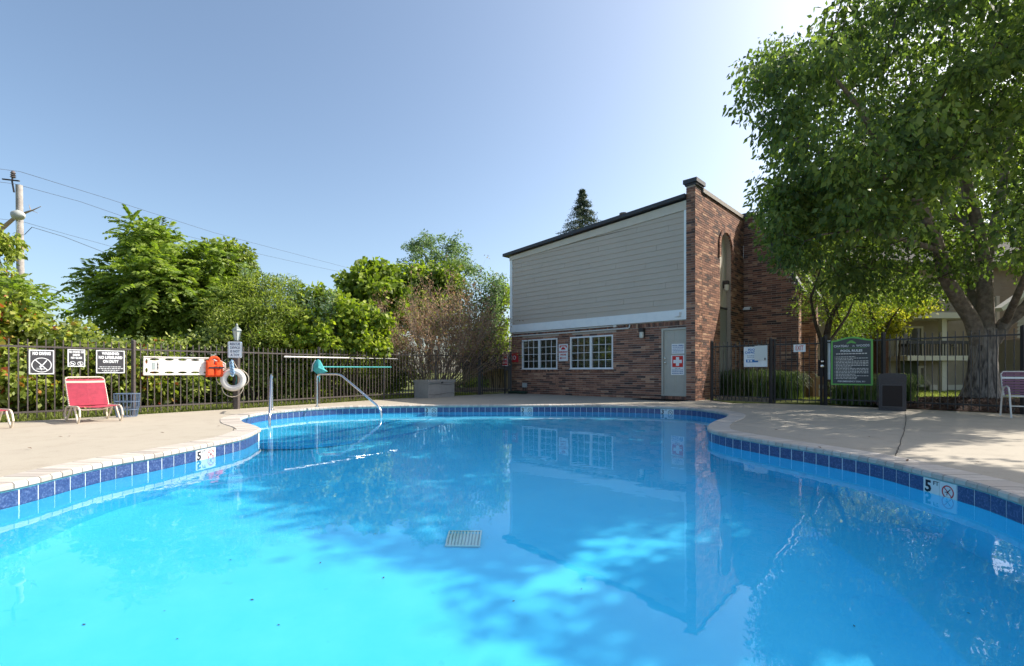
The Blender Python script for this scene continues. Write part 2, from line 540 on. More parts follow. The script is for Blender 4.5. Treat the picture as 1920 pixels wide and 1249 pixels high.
def nodive(parent, x, z, r, m=M_signred, y=-.0045):
    mb = MB()
    N_ = 24
    for i in range(N_):
        a, b = 2 * math.pi * i / N_, 2 * math.pi * (i + 1) / N_
        mb.poly([(x + r * math.cos(a), y, z + r * math.sin(a)), (x + r * math.cos(b), y, z + r * math.sin(b)), (x + r * .82 * math.cos(b), y, z + r * .82 * math.sin(b)), (x + r * .82 * math.cos(a), y, z + r * .82 * math.sin(a))])
    mb.bar((x - r * .62, y, z + r * .62), (x + r * .62, y, z - r * .62), .0006, r * .14)
    mb.build('no_diving_ring', m, parent)
    fg = MB()
    fg.bar((x + r * .45, y - .0004, z + r * .5), (x - r * .1, y - .0004, z - r * .1), .0006, r * .12)
    fg.bar((x - r * .05, y - .0004, z), (x - r * .45, y - .0004, z - r * .1), .0006, r * .1)
    fg.bar((x - r * .05, y - .0004, z - .0), (x - r * .15, y - .0004, z - r * .5), .0006, r * .1)
    fg.build('diver_figure', M_ink if m != M_ink else M_ink, parent)
vis_lo = ctrl[1]; 
for i in range(nt_):
    p0, p1 = tiles[i], tiles[(i + 1) % nt_]
    c = (p0 + p1) / 2
    if c[1] < 1.3 and abs(c[0]) < 4.6: continue            # near wall right under the camera: never seen
    d = p1 - p0
    nrm = (tN[i] + tN[(i + 1) % nt_]) / 2
    yaw = math.atan2(nrm[1], nrm[0]) - math.pi / 2        # local +Y points outward, tile face is -Y
    loc = (c[0] - nrm[0] * .0085, c[1] - nrm[1] * .0085, TT - TH / 2)
    # path runs left edge -> far -> right edge, seen from the water: +X local to the viewer's right
    k = i if i in marks else (i - 1 if (i - 1) in marks else None)
    if k is None:
        o = put('tile', tile_me, basin, loc, (0, 0, yaw))
    else:
        o = put('depth_marker', tilew_me, basin, loc, (0, 0, yaw), label='white depth marker tile')
        first = (i == k)
        # which of the pair is on the viewer's left
        if first:
            text(str(marks[k]), .135, M_ink, o, (-.03, -.0045, .005), bold=.004)
            text('FT', .05, M_ink, o, (.045, -.0045, .045))
        else:
            nodive(o, 0, 0, .055, M_signred if marks[k] == 5 else M_ink)
    o.cycles.is_caustics_receiver = True

# brick coping: one bullnose brick after another round the edge
M_coping = bpy.data.materials.new('painted_coping_brick'); M_coping.use_nodes = True
nn_, ll_ = M_coping.node_tree.nodes, M_coping.node_tree.links; p_ = nn_['Principled BSDF']; p_.inputs['Roughness'].default_value = .8
oi = nn_.new('ShaderNodeObjectInfo'); tc_ = nn_.new('ShaderNodeTexCoord')
r_ = nn_.new('ShaderNodeValToRGB'); e_ = r_.color_ramp.elements
e_[0].color = (.36, .32, .285, 1); e_[1].color = (.51, .465, .415, 1); e_.new(.35).color = (.455, .41, .36, 1)
ll_.new(oi.outputs['Random'], r_.inputs[0])
t_ = nn_.new('ShaderNodeTexNoise'); t_.inputs['Scale'].default_value = 9; t_.inputs['Detail'].default_value = 8; t_.inputs['Roughness'].default_value = .75
ll_.new(tc_.outputs['Object'], t_.inputs['Vector'])
mr_ = nn_.new('ShaderNodeMapRange'); mr_.inputs['From Min'].default_value = .55; mr_.inputs['From Max'].default_value = .68; mr_.inputs['To Max'].default_value = .75
ll_.new(t_.outputs['Fac'], mr_.inputs['Value'])
mx_ = nn_.new('ShaderNodeMix'); mx_.data_type = 'RGBA'; ll_.new(mr_.outputs[0], mx_.inputs['Factor']); ll_.new(r_.outputs[0], mx_.inputs['A']); mx_.inputs['B'].default_value = (.36, .28, .26, 1)
ll_.new(mx_.outputs['Result'], p_.inputs['Base Color'])
cp = resample(raw, .102); cN = normals(cp); cS = normals(cp, 14); nc = len(cp)
for i in range(nc):
    j = (i + 1) % nc
    if cp[i][1] < 1.2 and cp[i][0] > -4.4: continue
    z1 = .008 + rng.random() * .0022; z0 = TT + .004
    g = .035
    a, b = cp[i] * (1 - g) + cp[j] * g, cp[j] * (1 - g) + cp[i] * g
    ai, bi = a - cN[i] * .03, b - cN[j] * .03
    ab, bb_ = a - cN[i] * .012, b - cN[j] * .012
    ao, bo = a + cS[i] * .29, b + cS[j] * .29
    v = [(*ao, z1), (*bo, z1), (*bb_, z1), (*ab, z1), (*(bi), z1 - .014), (*(ai), z1 - .014), (*bi, z0 + .014), (*ai, z0 + .014), (*bb_, z0), (*ab, z0), (*bo, z0), (*ao, z0)]
    f = [(0, 1, 2, 3), (3, 2, 4, 5), (5, 4, 6, 7), (7, 6, 8, 9), (9, 8, 10, 11), (11, 10, 1, 0), (0, 3, 5, 7, 9, 11), (1, 10, 8, 6, 4, 2)]
    me = bpy.data.meshes.new('coping_brick'); me.from_pydata(v, [], f); me.materials.append(M_coping)
    if area < 0: pass
    put('coping_brick', me, basin)

# main drain grate on the floor and a leaf or two
gb = gp(870, 1003, WZ); gd = gb + Vector((gb.x, gb.y, 0)).normalized() * 1.25
M_grate = material('drain_grate_plastic', (.62, .70, .66), .6)
drain = thing('drain_grate', 'square white slatted drain grate on the pool floor', 'drain', (gd.x, gd.y, floor_z(gd.y) + .004), 0)
drain.scale = (.66, .66, 1)
db = MB().box((0, 0, .006), (.46, .03, .02)); db.v.clear(); db.f.clear(); db.t.clear()
for s_ in (-1, 1):
    db.box((0, s_ * .22, .01), (.46, .02, .02)); db.box((s_ * .22, 0, .0105), (.02, .42, .02))
o = db.build('grate_frame', M_grate, drain); o.cycles.is_caustics_receiver = True
for k in range(9):
    o = MB().box((-.176 + k * .044, 0, .008), (.026, .41, .012)).build('slat', M_grate, drain); o.cycles.is_caustics_receiver = True
o = MB().box((0, 0, -.001), (.42, .42, .004)).build('sump_cover', material('sump_grey', (.38, .50, .54), .7), drain); o.cycles.is_caustics_receiver = True

# specks of debris lying on the floor
sp_ = []
for (px, py) in ((470, 1130), (310, 1150), (160, 1175), (330, 1212), (520, 1190), (705, 1003), (720, 1090), (960, 1150), (1600, 1180), (600, 1060), (430, 1050), (1090, 1120), (1820, 1150)):
    b0_ = gp(px, py, WZ); q = b0_ + Vector((b0_.x, b0_.y, 0)).normalized() * 1.35; sp_.append((q.x, q.y, floor_z(q.y) + .006))
sp_ = np.array(sp_)
dbr = put('debris', np_mesh('debris', leaf_quads(sp_, rng.normal(size=sp_.shape) * np.array([1, 1, .05]), .018 + .018 * rng.random(len(sp_)), .45, flat=.9), 4, material('wet_leaf', (.06, .10, .10), .8)), None)
tag(dbr, 'tiny dark leaves and debris lying on the pool floor', 'debris', kind='stuff'); dbr.cycles.is_caustics_receiver = True

# water
M_water = bpy.data.materials.new('pool_water'); M_water.use_nodes = True
nn_, ll_ = M_water.node_tree.nodes, M_water.node_tree.links; nn_.clear()
out = nn_.new('ShaderNodeOutputMaterial'); gl = nn_.new('ShaderNodeBsdfGlass')
gl.inputs['IOR'].default_value = 1.33; gl.inputs['Roughness'].default_value = 0
gl.inputs['Color'].default_value = (.93, 1, 1, 1)
tc_ = nn_.new('ShaderNodeTexCoord'); mp_ = nn_.new('ShaderNodeMapping'); mp_.inputs['Scale'].default_value = (1, 1, 1)
ll_.new(tc_.outputs['Object'], mp_.inputs['Vector'])
t_ = nn_.new('ShaderNodeTexNoise'); t_.inputs['Scale'].default_value = 2.2; t_.inputs['Detail'].default_value = 3; t_.inputs['Roughness'].default_value = .45
ll_.new(mp_.outputs[0], t_.inputs['Vector'])
b_ = nn_.new('ShaderNodeBump'); b_.inputs['Strength'].default_value = .32; b_.inputs['Distance'].default_value = .007
ll_.new(t_.outputs['Fac'], b_.inputs['Height']); ll_.new(b_.outputs[0], gl.inputs['Normal'])
ll_.new(gl.outputs[0], out.inputs[0])
wv = [(-6.3, -.5, WZ), (5.2, -.5, WZ), (5.2, 13.2, WZ), (-6.3, 13.2, WZ)]
wm = bpy.data.meshes.new('pool_water'); wm.from_pydata(wv, [], [(0, 1, 2, 3)]); wm.materials.append(M_water)
wm.polygons.foreach_set('use_smooth', [True])
water = struct(put('pool_water', wm)); water.cycles.is_caustics_caster = True

# crack with dark filler crossing the deck on the right
ck = MB(); pts = [gp(1697, 772), gp(1699, 787), gp(1696, 805), gp(1690, 822), gp(1684, 840), gp(1679, 855)]
pts = [p + Vector((rng.normal() * .006, 0, 0)) for p in pts]
fin = []
for a, b in zip(pts, pts[1:]):
    for k in range(5): fin.append(a.lerp(b, k / 5) + Vector((rng.normal() * .006, 0, 0)))
fin.append(pts[-1])
for a, b in zip(fin, fin[1:]):
    w = .005 + .003 * rng.random()
    ck.poly([(a.x - w, a.y, .003), (a.x + w, a.y, .003), (b.x + w, b.y, .003), (b.x - w, b.y, .003)])
struct(ck.build('deck_crack', material('crack_filler', (.06, .055, .05), .8)))
jt = MB()
for pa, pb in (((1380, 780), (1352, 799)), ((440, 800), (437, 809))):
    a, b = gp(*pa), gp(*pb)
    jt.poly([(a.x - .005, a.y, .0035), (a.x + .005, a.y, .0035), (b.x + .005, b.y, .0035), (b.x - .005, b.y, .0035)])
struct(jt.build('deck_joint', MATS['crack_filler']))

# ground outside the deck
M_grass = material('lawn_soil', (.10, .125, .035), .95, .1, noise=(6, (.16, .16, .06), .4, .7))
sheet_with_hole('ground', [(-260, -120), (260, -120), (260, 400), (-260, 400)], outer, -.035, M_grass)

# ================================================================ CLUBHOUSE (local x = into depth along the sunlit side, y = along the front to the left, z up)
BROT = math.atan2(E2.y, E2.x)
bld = thing('clubhouse', 'brick clubhouse with grey lap siding upstairs and a tall arched niche on its right side', 'building', B0, BROT)
brick_ramp = [(0, (.085, .062, .060)), (.22, (.145, .088, .075)), (.45, (.26, .135, .100)), (.7, (.40, .215, .150)), (1, (.54, .35, .24))]
M_brick = material('brown_brick', (.2, .08, .05), .85, .2, tone=brick_ramp, noise=(14, (.62, .6, .6), .45, .7), bump=(60, .4, .004))
M_mortar = material('mortar', (.47, .41, .36), .9, .2, noise=(30, (.36, .30, .26), .4, .7))
M_siding = material('grey_lap_siding', (.47, .415, .355), .6, .3, noise=(.8, (.44, .39, .335), .35, .7))
M_beige = material('beige_panel', (.56, .52, .45), .6, .3, noise=(3, (.50, .465, .41), .4, .7))
M_dark = material('dark_roof_metal', (.035, .038, .048), .5, .4)
M_coppe = material('taupe_coping_metal', (.22, .19, .165), .5, .4)
M_shingle = material('grey_shingle', (.10, .095, .09), .95, .1, noise=(25, (.05, .05, .05), .35, .65))
M_door = material('grey_green_door_paint', (.44, .43, .38), .5, .35, noise=(4, (.40, .39, .35), .4, .7))
M_dglass = None

BL, BH, BP, BZ = .295, .060, .0728, .305   # brick length, height, course pitch, length pitch
singles = []
bulk = {}
def ortho(origin, u, nrm):
    """frame with x along the wall, y into the wall, z up, in building coordinates"""
    u = Vector(u); n_ = Vector(nrm)
    M = Matrix((( u.x, -n_.x, 0, origin[0]), (u.y, -n_.y, 0, origin[1]), (0, 0, 1, origin[2]), (0, 0, 0, 1)))
    return M
def brick_wall(key, M, width, top, holes=(), single=None, z0=0.0, off0=0.0):
    """top: function of u giving wall top, holes: (u0,u1,z0,z1) or callable"""
    nrow = int(12 / BP)
    mb = bulk.setdefault(key, MB())
    for r in range(nrow):
        z = z0 + r * BP + BP / 2
        u = -(BZ / 2 if r % 2 else 0) + off0
        while u < width:
            a, b = max(u, 0), min(u + BL, width)
            u += BZ
            if b - a < .03: continue
            segs = [(a, b)]
            for h in holes:
                ns = []
                for (p, q) in segs:
                    if callable(h): h0, h1 = h(z)
                    elif h[2] < z < h[3]: h0, h1 = h[0], h[1]
                    else: h0 = h1 = None
                    if h0 is None or q <= h0 or p >= h1: ns.append((p, q)); continue
                    if h0 - p > .03: ns.append((p, h0))
                    if q - h1 > .03: ns.append((h1, q))
                segs = ns
            for (p, q) in segs:
                if z + BH / 2 > top((p + q) / 2): continue
                tone = float(np.clip(rng.choice([.12, .3, .5, .62, .85], p=[.14, .22, .34, .2, .1]) + rng.normal() * .08, 0, 1))
                dy = rng.normal() * .0012
                c = ((p + q) / 2, .012 + dy, z)
                if single and single((p + q) / 2, z):
                    singles.append((M, c, q - p, tone))
                else:
                    mb.box(c, (q - p, .03, BH), M, tone)
def backing(mb, M, u0, u1, z0, z1, holes=(), y=.012):
    us = sorted({u0, u1} | {h[k] for h in holes for k in (0, 1)}); zs = sorted({z0, z1} | {h[k] for h in holes for k in (2, 3)})
    for a, b in zip(us, us[1:]):
        for c, d in zip(zs, zs[1:]):
            mu, mz = (a + b) / 2, (c + d) / 2
            if any(h[0] < mu < h[1] and h[2] < mz < h[3] for h in holes): continue
            mb.poly([M @ Vector((a, y, c)), M @ Vector((b, y, c)), M @ Vector((b, y, d)), M @ Vector((a, y, d))])

PW = .27                                                # pier width along the front
# --- front wall: u runs from the pier leftwards seen from the pool -> use u from far left to pier so that x is to the viewer's right
Mf = ortho((0, 7.6, 0), (0, -1, 0), (-1, 0, 0))
fu = lambda y: 7.6 - y
holesF = [(fu(7.0), fu(5.22), .955, 2.11), (fu(4.63), fu(2.84), .955, 2.11), (fu(1.10), fu(.27), .16, 2.20)]
brick_wall('front', Mf, 7.6 - PW, lambda u: 2.26 if u > 6.45 or not (.55 < u < 2.45 or 2.9 < u < 4.8) else 2.19, holesF, single=lambda u, z: u > 4.9 and z < 1.9)
back = MB(); backing(back, Mf, 0, 7.6, 0, 2.75, holesF)
# soldier course under the skirt board and rowlock sills
sol = MB(); u = .02
while u < 7.6 - PW:
    sol.box((u + .033, .010, 2.345), (.062, .032, .15), Mf, float(np.clip(.42 + rng.normal() * .2, 0, 1))); u += .0735
for (a, b, z0_, z1_) in holesF[:2]:
    u = a - .02
    while u < b + .02:
        sol.box((u + .033, .006, z0_ - .052), (.062, .05, .08), Mf, float(np.clip(.45 + rng.normal() * .2, 0, 1))); u += .0735
sol.build('soldier_course', M_brick, bld, kind='stuff')
# --- pier
Mp = ortho((-.10, PW, 0), (0, -1, 0), (-1, 0, 0))
brick_wall('pier_front', Mp, PW, lambda u: 6.38, single=lambda u, z: z < 5.2)
backing(back, Mp, 0, PW, 0, 6.4)
Mp2 = ortho((-.10, 0, 0), (1, 0, 0), (0, -1, 0))
brick_wall('pier_side', Mp2, .5, lambda u: 6.38); backing(back, Mp2, 0, .5, 0, 6.4)
back.poly([(-.088, PW, 0), (.02, PW, 0), (.02, PW, 6.4), (-.088, PW, 6.4)])
back.poly([(.4, -.0, 6.3), (.4, .25, 6.3), (.4, .25, 6.4), (.4, 0, 6.4)])
# --- sunlit side wall with the tall arched niche
Ms = ortho((.402, 0, 0), (1, 0, 0), (0, -1, 0))
n0, n1, ns = 1.43, 2.44, 4.93
def niche(z):
    if z < ns: return n0, n1
    h = z - ns
    if h >= .5: return None, None
    w = math.sqrt(.25 - h * h); c = (n0 + n1) / 2
    return c - w, c + w
brick_wall('side', Ms, 3.64, lambda u: 6.26, [niche], off0=-.1)
# backing of the side wall with the arch cut out
for (a, b, c, d) in ((0, n0, 0, 6.3), (n1, 3.64, 0, 6.3)):
    backing(back, Ms, a, b, c, d)
N_ = 20
for i in range(N_):
    a0, a1 = math.pi * i / N_, math.pi * (i + 1) / N_
    cc = (n0 + n1) / 2; R_ = (n1 - n0) / 2
    p, q = (cc - R_ * math.cos(a0), ns + R_ * math.sin(a0)), (cc - R_ * math.cos(a1), ns + R_ * math.sin(a1))
    back.poly([Ms @ Vector((p[0], .012, p[1])), Ms @ Vector((q[0], .012, q[1])), Ms @ Vector((q[0], .012, 6.3)), Ms @ Vector((p[0], .012, 6.3))])
    back.poly([Ms @ Vector((p[0], .012, p[1])), Ms @ Vector((p[0], .2, p[1])), Ms @ Vector((q[0], .2, q[1])), Ms @ Vector((q[0], .012, q[1]))])
for uu in (n0, n1):
    back.poly([Ms @ Vector((uu, .012, 0)), Ms @ Vector((uu, .2, 0)), Ms @ Vector((uu, .2, ns)), Ms @ Vector((uu, .012, ns))])
ab = MB()
for i in range(24):
    a = math.pi * (i + .5) / 24; cc = (n0 + n1) / 2; R_ = (n1 - n0) / 2 + .08
    p = Vector((cc - R_ * math.cos(a), -.014, ns + R_ * math.sin(a)))
    ab.box((0, 0, 0), (.135, .06, .060), Ms @ Matrix.Translation(p) @ Matrix.Rotation(-(math.pi - a) , 4, 'Y'), float(np.clip(.5 + rng.normal() * .15, 0, 1)))
for k in range(5):
    for uu in (n0 - .07, n1 + .07):
        ab.box((uu, -.014, ns - .04 - k * BP), (.12, .058, .060), Ms, float(np.clip(.5 + rng.normal() * .15, 0, 1)))
ab.build('arch_trim', M_brick, bld)
pan = MB()
for k in range(7):
    w = (n1 - n0) / 7
    pan.box((n0 + (k + .5) * w, .18 + (.006 if k % 2 else 0), 4.25), (w - .012, .03, 2.5), Ms)
pan.box(((n0 + n1) / 2, .205, 2.8), (n1 - n0 + .04, .02, 5.6), Ms)
pan.build('niche_siding', M_beige, bld)
MB().box(((n0 + n1) / 2, .17, 1.48), (n1 - n0, .03, 2.96), Ms).build('niche_panel', material('grey_panel', (.27, .28, .275), .6, .3), bld)
MB().box(((n0 + n1) / 2, .15, 2.99), (n1 - n0, .05, .05), Ms).build('niche_sill', M_dark, bld)
# --- projecting cross walls with steep raking tops
def rake(u):
    return 6.33 if u < .32 else 6.33 - 1.91 * (u - .32)
for kx, (x0, key) in enumerate(((4.04, 'cross'), (6.50, 'cross_far'))):
    Mc = ortho((x0, 0, 0), (0, -1, 0), (-1, 0, 0))
    W_ = 1.73
    brick_wall(key, Mc, W_, rake)
    bm = [(0, 0), (W_, 0), (W_, rake(W_)), (.32, 6.33), (0, 6.33)]
    back.poly([Mc @ Vector((a, .012, b)) for a, b in bm])
    th = .33
    back.poly([Mc @ Vector((W_, .012, 0)), Mc @ Vector((W_, th, 0)), Mc @ Vector((W_, th, rake(W_))), Mc @ Vector((W_, .012, rake(W_)))])
    back.poly([Mc @ Vector((a, th, b)) for a, b in bm][::-1])
    # return face bricks at the free end
    Me = ortho((x0, -W_ , 0), (1, 0, 0), (0, -1, 0))
    brick_wall(key + '_end', Me, th, lambda u: rake(W_) - .02)
    cap = MB()
    cap.box((.13, th / 2, 6.42), (.46, th + .10, .13), Mc)
    a_, b_ = Vector((.34, th / 2, 6.41)), Vector((W_ + .12, th / 2, rake(W_ + .12) + .09))
    d_ = (b_ - a_); Lr = d_.length; ang = math.atan2(d_.z, d_.x)
    cap.box((Lr / 2, 0, 0), (Lr, th + .10, .10), Mc @ Matrix.Translation(a_) @ Matrix.Rotation(-ang, 4, 'Y'))
    cap.build('rake_coping', M_dark, bld)
    fl = MB().box((Lr / 2, -.01, .055), (Lr, th + .14, .018), Mc @ Matrix.Translation(a_) @ Matrix.Rotation(-ang, 4, 'Y'))
    fl.build('rake_flashing', M_dark, bld)
# entrance recess between the cross walls: dark back wall, mansard slope, gutter
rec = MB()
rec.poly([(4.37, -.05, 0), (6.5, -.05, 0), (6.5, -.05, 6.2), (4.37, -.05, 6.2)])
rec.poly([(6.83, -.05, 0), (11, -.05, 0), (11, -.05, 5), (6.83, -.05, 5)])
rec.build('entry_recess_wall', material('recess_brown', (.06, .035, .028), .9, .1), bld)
rs = MB()
for i in range(26):
    t0, t1 = i / 26, (i + 1) / 26
    y0, y1 = -.2 - 1.15 * t0, -.2 - 1.15 * t1; z0_, z1_ = 5.95 - 2.15 * t0, 5.95 - 2.15 * t1
    rs.poly([(4.375, y0, z0_), (6.495, y0, z0_), (6.495, y1 - .012, z1_), (4.375, y1 - .012, z1_)])
rs.build('mansard_roof', M_shingle, bld)
MB().tube([(4.38, -1.45, 3.72), (6.49, -1.45, 3.72)], .06, 8).build('gutter', material('pale_gutter', (.45, .46, .46), .4), bld)
# upper front: lap siding boards, trims, skirt, roof
def eave(y): return 5.62 + (7.6 - y) * .058
Mu = ortho((-.07, 7.6, 0), (0, -1, 0), (-1, 0, 0))
row = 0; z = 2.735; W_ = 7.6 - PW
back.poly([Mu @ Vector((0, .05, 2.4)), Mu @ Vector((W_, .05, 2.4)), Mu @ Vector((W_, .05, eave(PW) - .05)), Mu @ Vector((0, .05, eave(7.6) - .05))])
back.poly([Mu @ Vector((0, .05, 2.4)), Mu @ Vector((0, .08, 2.4)), Mu @ Vector((W_, .08, 2.4)), Mu @ Vector((W_, .05, 2.4))])
while z < 6.0:
    u = .12 - (row * 1.07 % 3.6)
    while u < W_ - .07:
        a, b = max(u, .12), min(u + 3.6, W_ - .075)
        u += 3.604
        if b - a < .04: continue
        # clip against the sloping eave
        zt = z + .176
        za, zb = 5.34 + (a) * .0505, 5.34 + (b) * .0505
        if zb <= z + .01: continue
        def clipz(t): return max(z, min(zt, t))
        if za < z:                                    # board starts where the eave line crosses its lower edge
            a = (z - 5.34) / .0505
            za = z
        ta, tb = clipz(za), clipz(zb)
        mb = MB(); yb, yt = .0, .018
        pts = [(a, yb, z), (b, yb, z), (b, yt, tb), (a, yt, ta)]
        mb.poly([Mu @ Vector(p) for p in pts])
        mb.poly([Mu @ Vector((a, yb, z)), Mu @ Vector((a, .034, z)), Mu @ Vector((b, .034, z)), Mu @ Vector((b, yb, z))])
        mb.poly([Mu @ Vector((b, yb, z)), Mu @ Vector((b, .03, z)), Mu @ Vector((b, .03, tb)), Mu @ Vector((b, yt, tb))])
        mb.build('siding_board', M_siding, bld)
    z += .174; row += 1
tr = MB()
tr.box((.06, .008, 4.03), (.12, .05, 2.64), Mu)
tr.build('corner_trim', M_trim, bld)
MB().box((W_ - .04, .009, 4.2), (.07, .05, 3.0), Mu).build('corner_trim', M_trim, bld)
MB().box((W_ / 2, .0, 2.578), (W_, .066, .30), Mu).build('skirt_board', M_trim, bld)
fa = MB()
fa.poly([Mu @ Vector((-.02, -.02, 5.335)), Mu @ Vector((W_, -.02, 5.335 + W_ * .0505)), Mu @ Vector((W_, -.02, eave(PW) - .06)), Mu @ Vector((-.02, -.02, eave(7.6) - .12))])
fa.poly([Mu @ Vector((-.02, -.02, 5.335)), Mu @ Vector((-.02, .05, 5.335)), Mu @ Vector((W_, .05, 5.335 + W_ * .0505)), Mu @ Vector((W_, -.02, 5.335 + W_ * .0505))])
fa.build('fascia', M_beige, bld)
rf = MB()
za, zb = eave(7.9) - .075, eave(PW) - .01
def slab(mb, u0, u1, y0, y1, z0_, z1_, th):
    A = [Mu @ Vector(p) for p in ((u0, y0, z0_), (u1, y0, z1_), (u1, y1, z1_), (u0, y1, z0_))]
    B_ = [p + Vector((0, 0, th)) for p in A]
    mb.poly(A[::-1]); mb.poly(B_)
    for i in range(4):
        j = (i + 1) % 4
        mb.poly([A[i], A[j], B_[j], B_[i]])
slab(rf, -.28, W_ + .01, -.16, 6.8, za, zb, .11)
rf.build('roof', M_dark, bld)
rv = put('roof_vent', MB().lathe([(.05, 0), (.05, .12), (.13, .13), (.13, .17), (.03, .2)], 10).mesh('roof_vent', M_coppe), bld, (.15, 2.55, eave(2.5) + .08))
# plain hidden sides so that the building is a closed body
bd = MB()
bd.poly([(.02, 7.58, 0), (6.8, 7.58, 0), (6.8, 7.58, 5.5), (.02, 7.58, 5.5)])
bd.poly([(6.8, 7.58, 0), (6.8, .05, 0), (6.8, .05, 5.5), (6.8, 7.58, 5.5)])
bd.poly([(.05, .05, 6.25), (6.8, .05, 6.25), (6.8, .05, 5.5), (.05, .05, 5.5)])
bd.build('rear_walls', M_siding, bld)
# coping of the side wall and pier cap
MB().box((1.83, .10, 6.33), (3.68, .30, .13), Ms).build('wall_coping', M_coppe, bld)
pc = MB()
pc.box((.15, .13, 6.42), (.56, .34, .08)); pc.box((.15, .13, 6.50), (.66, .42, .12))
pc.build('pier_cap', M_dark, bld)

back.build('mortar_backing', M_mortar, bld)
for key, mb in bulk.items():
    if mb.v: mb.build('brickwork', M_brick, bld, kind='stuff')
# individually built bricks: the ones that show largest
variants = [MB().box((0, 0, 0), (1, .03, BH), None, (i + .5) / 14).mesh('brick', M_brick) for i in range(14)]
rest = MB()
singles.sort(key=lambda s: ((bld.matrix_basis @ (s[0] @ Vector(s[1]))) - Vector((0, 0, CH))).length / max(s[2], .1))
for i, (M, c, w, tone) in enumerate(singles):
    if i < 298:
        o = put('brick', variants[min(13, int(tone * 14))], bld)
        o.matrix_local = M @ Matrix.Translation(Vector(c)) @ Matrix.Diagonal((w, 1, 1, 1))
    else:
        rest.box(c, (w, .03, BH), M, tone)
rest.build('brickwork', M_brick, bld, kind='stuff')

# windows
def glass_mat(name, tint=(.85, .9, .88)):
    m = bpy.data.materials.new(name); m.use_nodes = True
    n, l = m.node_tree.nodes, m.node_tree.links; n.clear()
    o_ = n.new('ShaderNodeOutputMaterial'); t = n.new('ShaderNodeBsdfTransparent'); t.inputs[0].default_value = (*tint, 1)
    g = n.new('ShaderNodeBsdfGlossy'); g.inputs['Roughness'].default_value = .02
    f = n.new('ShaderNodeFresnel'); f.inputs[0].default_value = 1.9
    mx = n.new('ShaderNodeMixShader'); l.new(f.outputs[0], mx.inputs[0]); l.new(t.outputs[0], mx.inputs[1]); l.new(g.outputs[0], mx.inputs[2]); l.new(mx.outputs[0], o_.inputs[0])
    return m
M_glass = glass_mat('window_glass')
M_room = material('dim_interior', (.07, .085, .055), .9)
M_blind = material('blind_slat', (.80, .80, .70), .6)
for wi, (a, b, z0_, z1_) in enumerate(holesF[:2]):
    w = b - a; h = z1_ - z0_
    fr = MB(); t_w = .05
    for (cx, cz, dx, dz) in ((a + t_w / 2, (z0_ + z1_) / 2, t_w, h), (b - t_w / 2, (z0_ + z1_) / 2, t_w, h), ((a + b) / 2, z0_ + .025, w - 2 * t_w, .05), ((a + b) / 2, z1_ - .025, w - 2 * t_w, .05), ((a + b) / 2, (z0_ + z1_) / 2, .085, h - .1)):
        fr.box((cx, .01, cz), (dx, .07, dz), Mf)
    win = fr.build('window', M_white, bld)
    MB().box(((a + b) / 2, -.012, z0_ - .004), (w + .06, .09, .022), Mf).build('sill', M_white, win)
    mun = MB()
    for s_ in (0, 1):
        xa = a + t_w if s_ == 0 else (a + b) / 2 + .0425; xb = (a + b) / 2 - .0425 if s_ == 0 else b - t_w
        za_, zb_ = z0_ + .05, z1_ - .05
        nx, nz = 3, 4
        for i in range(1, nx): mun.box((xa + (xb - xa) * i / nx, .022, (za_ + zb_) / 2), (.018, .014, zb_ - za_), Mf)
        for k in range(1, nz): mun.box(((xa + xb) / 2, .0225, za_ + (zb_ - za_) * k / nz), (xb - xa, .012, .018), Mf)
        for i in range(nx):
            for k in range(nz):
                q = MB(); x0, x1 = xa + (xb - xa) * i / nx, xa + (xb - xa) * (i + 1) / nx; y0_, y1_ = za_ + (zb_ - za_) * k / nz, za_ + (zb_ - za_) * (k + 1) / nz
                q.poly([Mf @ Vector((x0, .034, y0_)), Mf @ Vector((x1, .034, y0_)), Mf @ Vector((x1, .034, y1_)), Mf @ Vector((x0, .034, y1_))])
                q.build('pane', M_glass, win)
    mun.build('muntins', M_white, win)
    bl = MB(); zz = z0_ + .07
    while zz < z1_ - .05:
        bl.box(((a + b) / 2, .062, zz), (w - .1, .028, .006), Mf @ Matrix.Translation((0, 0, 0))); zz += .045
    bl.build('blind', M_blind, win)
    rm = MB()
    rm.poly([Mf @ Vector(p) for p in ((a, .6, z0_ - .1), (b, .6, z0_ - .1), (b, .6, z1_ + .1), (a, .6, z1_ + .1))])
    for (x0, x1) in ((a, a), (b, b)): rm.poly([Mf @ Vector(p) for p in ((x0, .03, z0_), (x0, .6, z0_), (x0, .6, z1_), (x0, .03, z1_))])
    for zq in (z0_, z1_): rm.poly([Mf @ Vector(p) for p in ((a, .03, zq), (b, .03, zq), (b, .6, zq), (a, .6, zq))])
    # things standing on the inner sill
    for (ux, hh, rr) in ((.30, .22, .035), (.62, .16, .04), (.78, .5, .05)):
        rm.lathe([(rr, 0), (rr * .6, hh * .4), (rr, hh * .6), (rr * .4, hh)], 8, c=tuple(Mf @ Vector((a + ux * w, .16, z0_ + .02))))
    rm.build('interior', M_room, win)
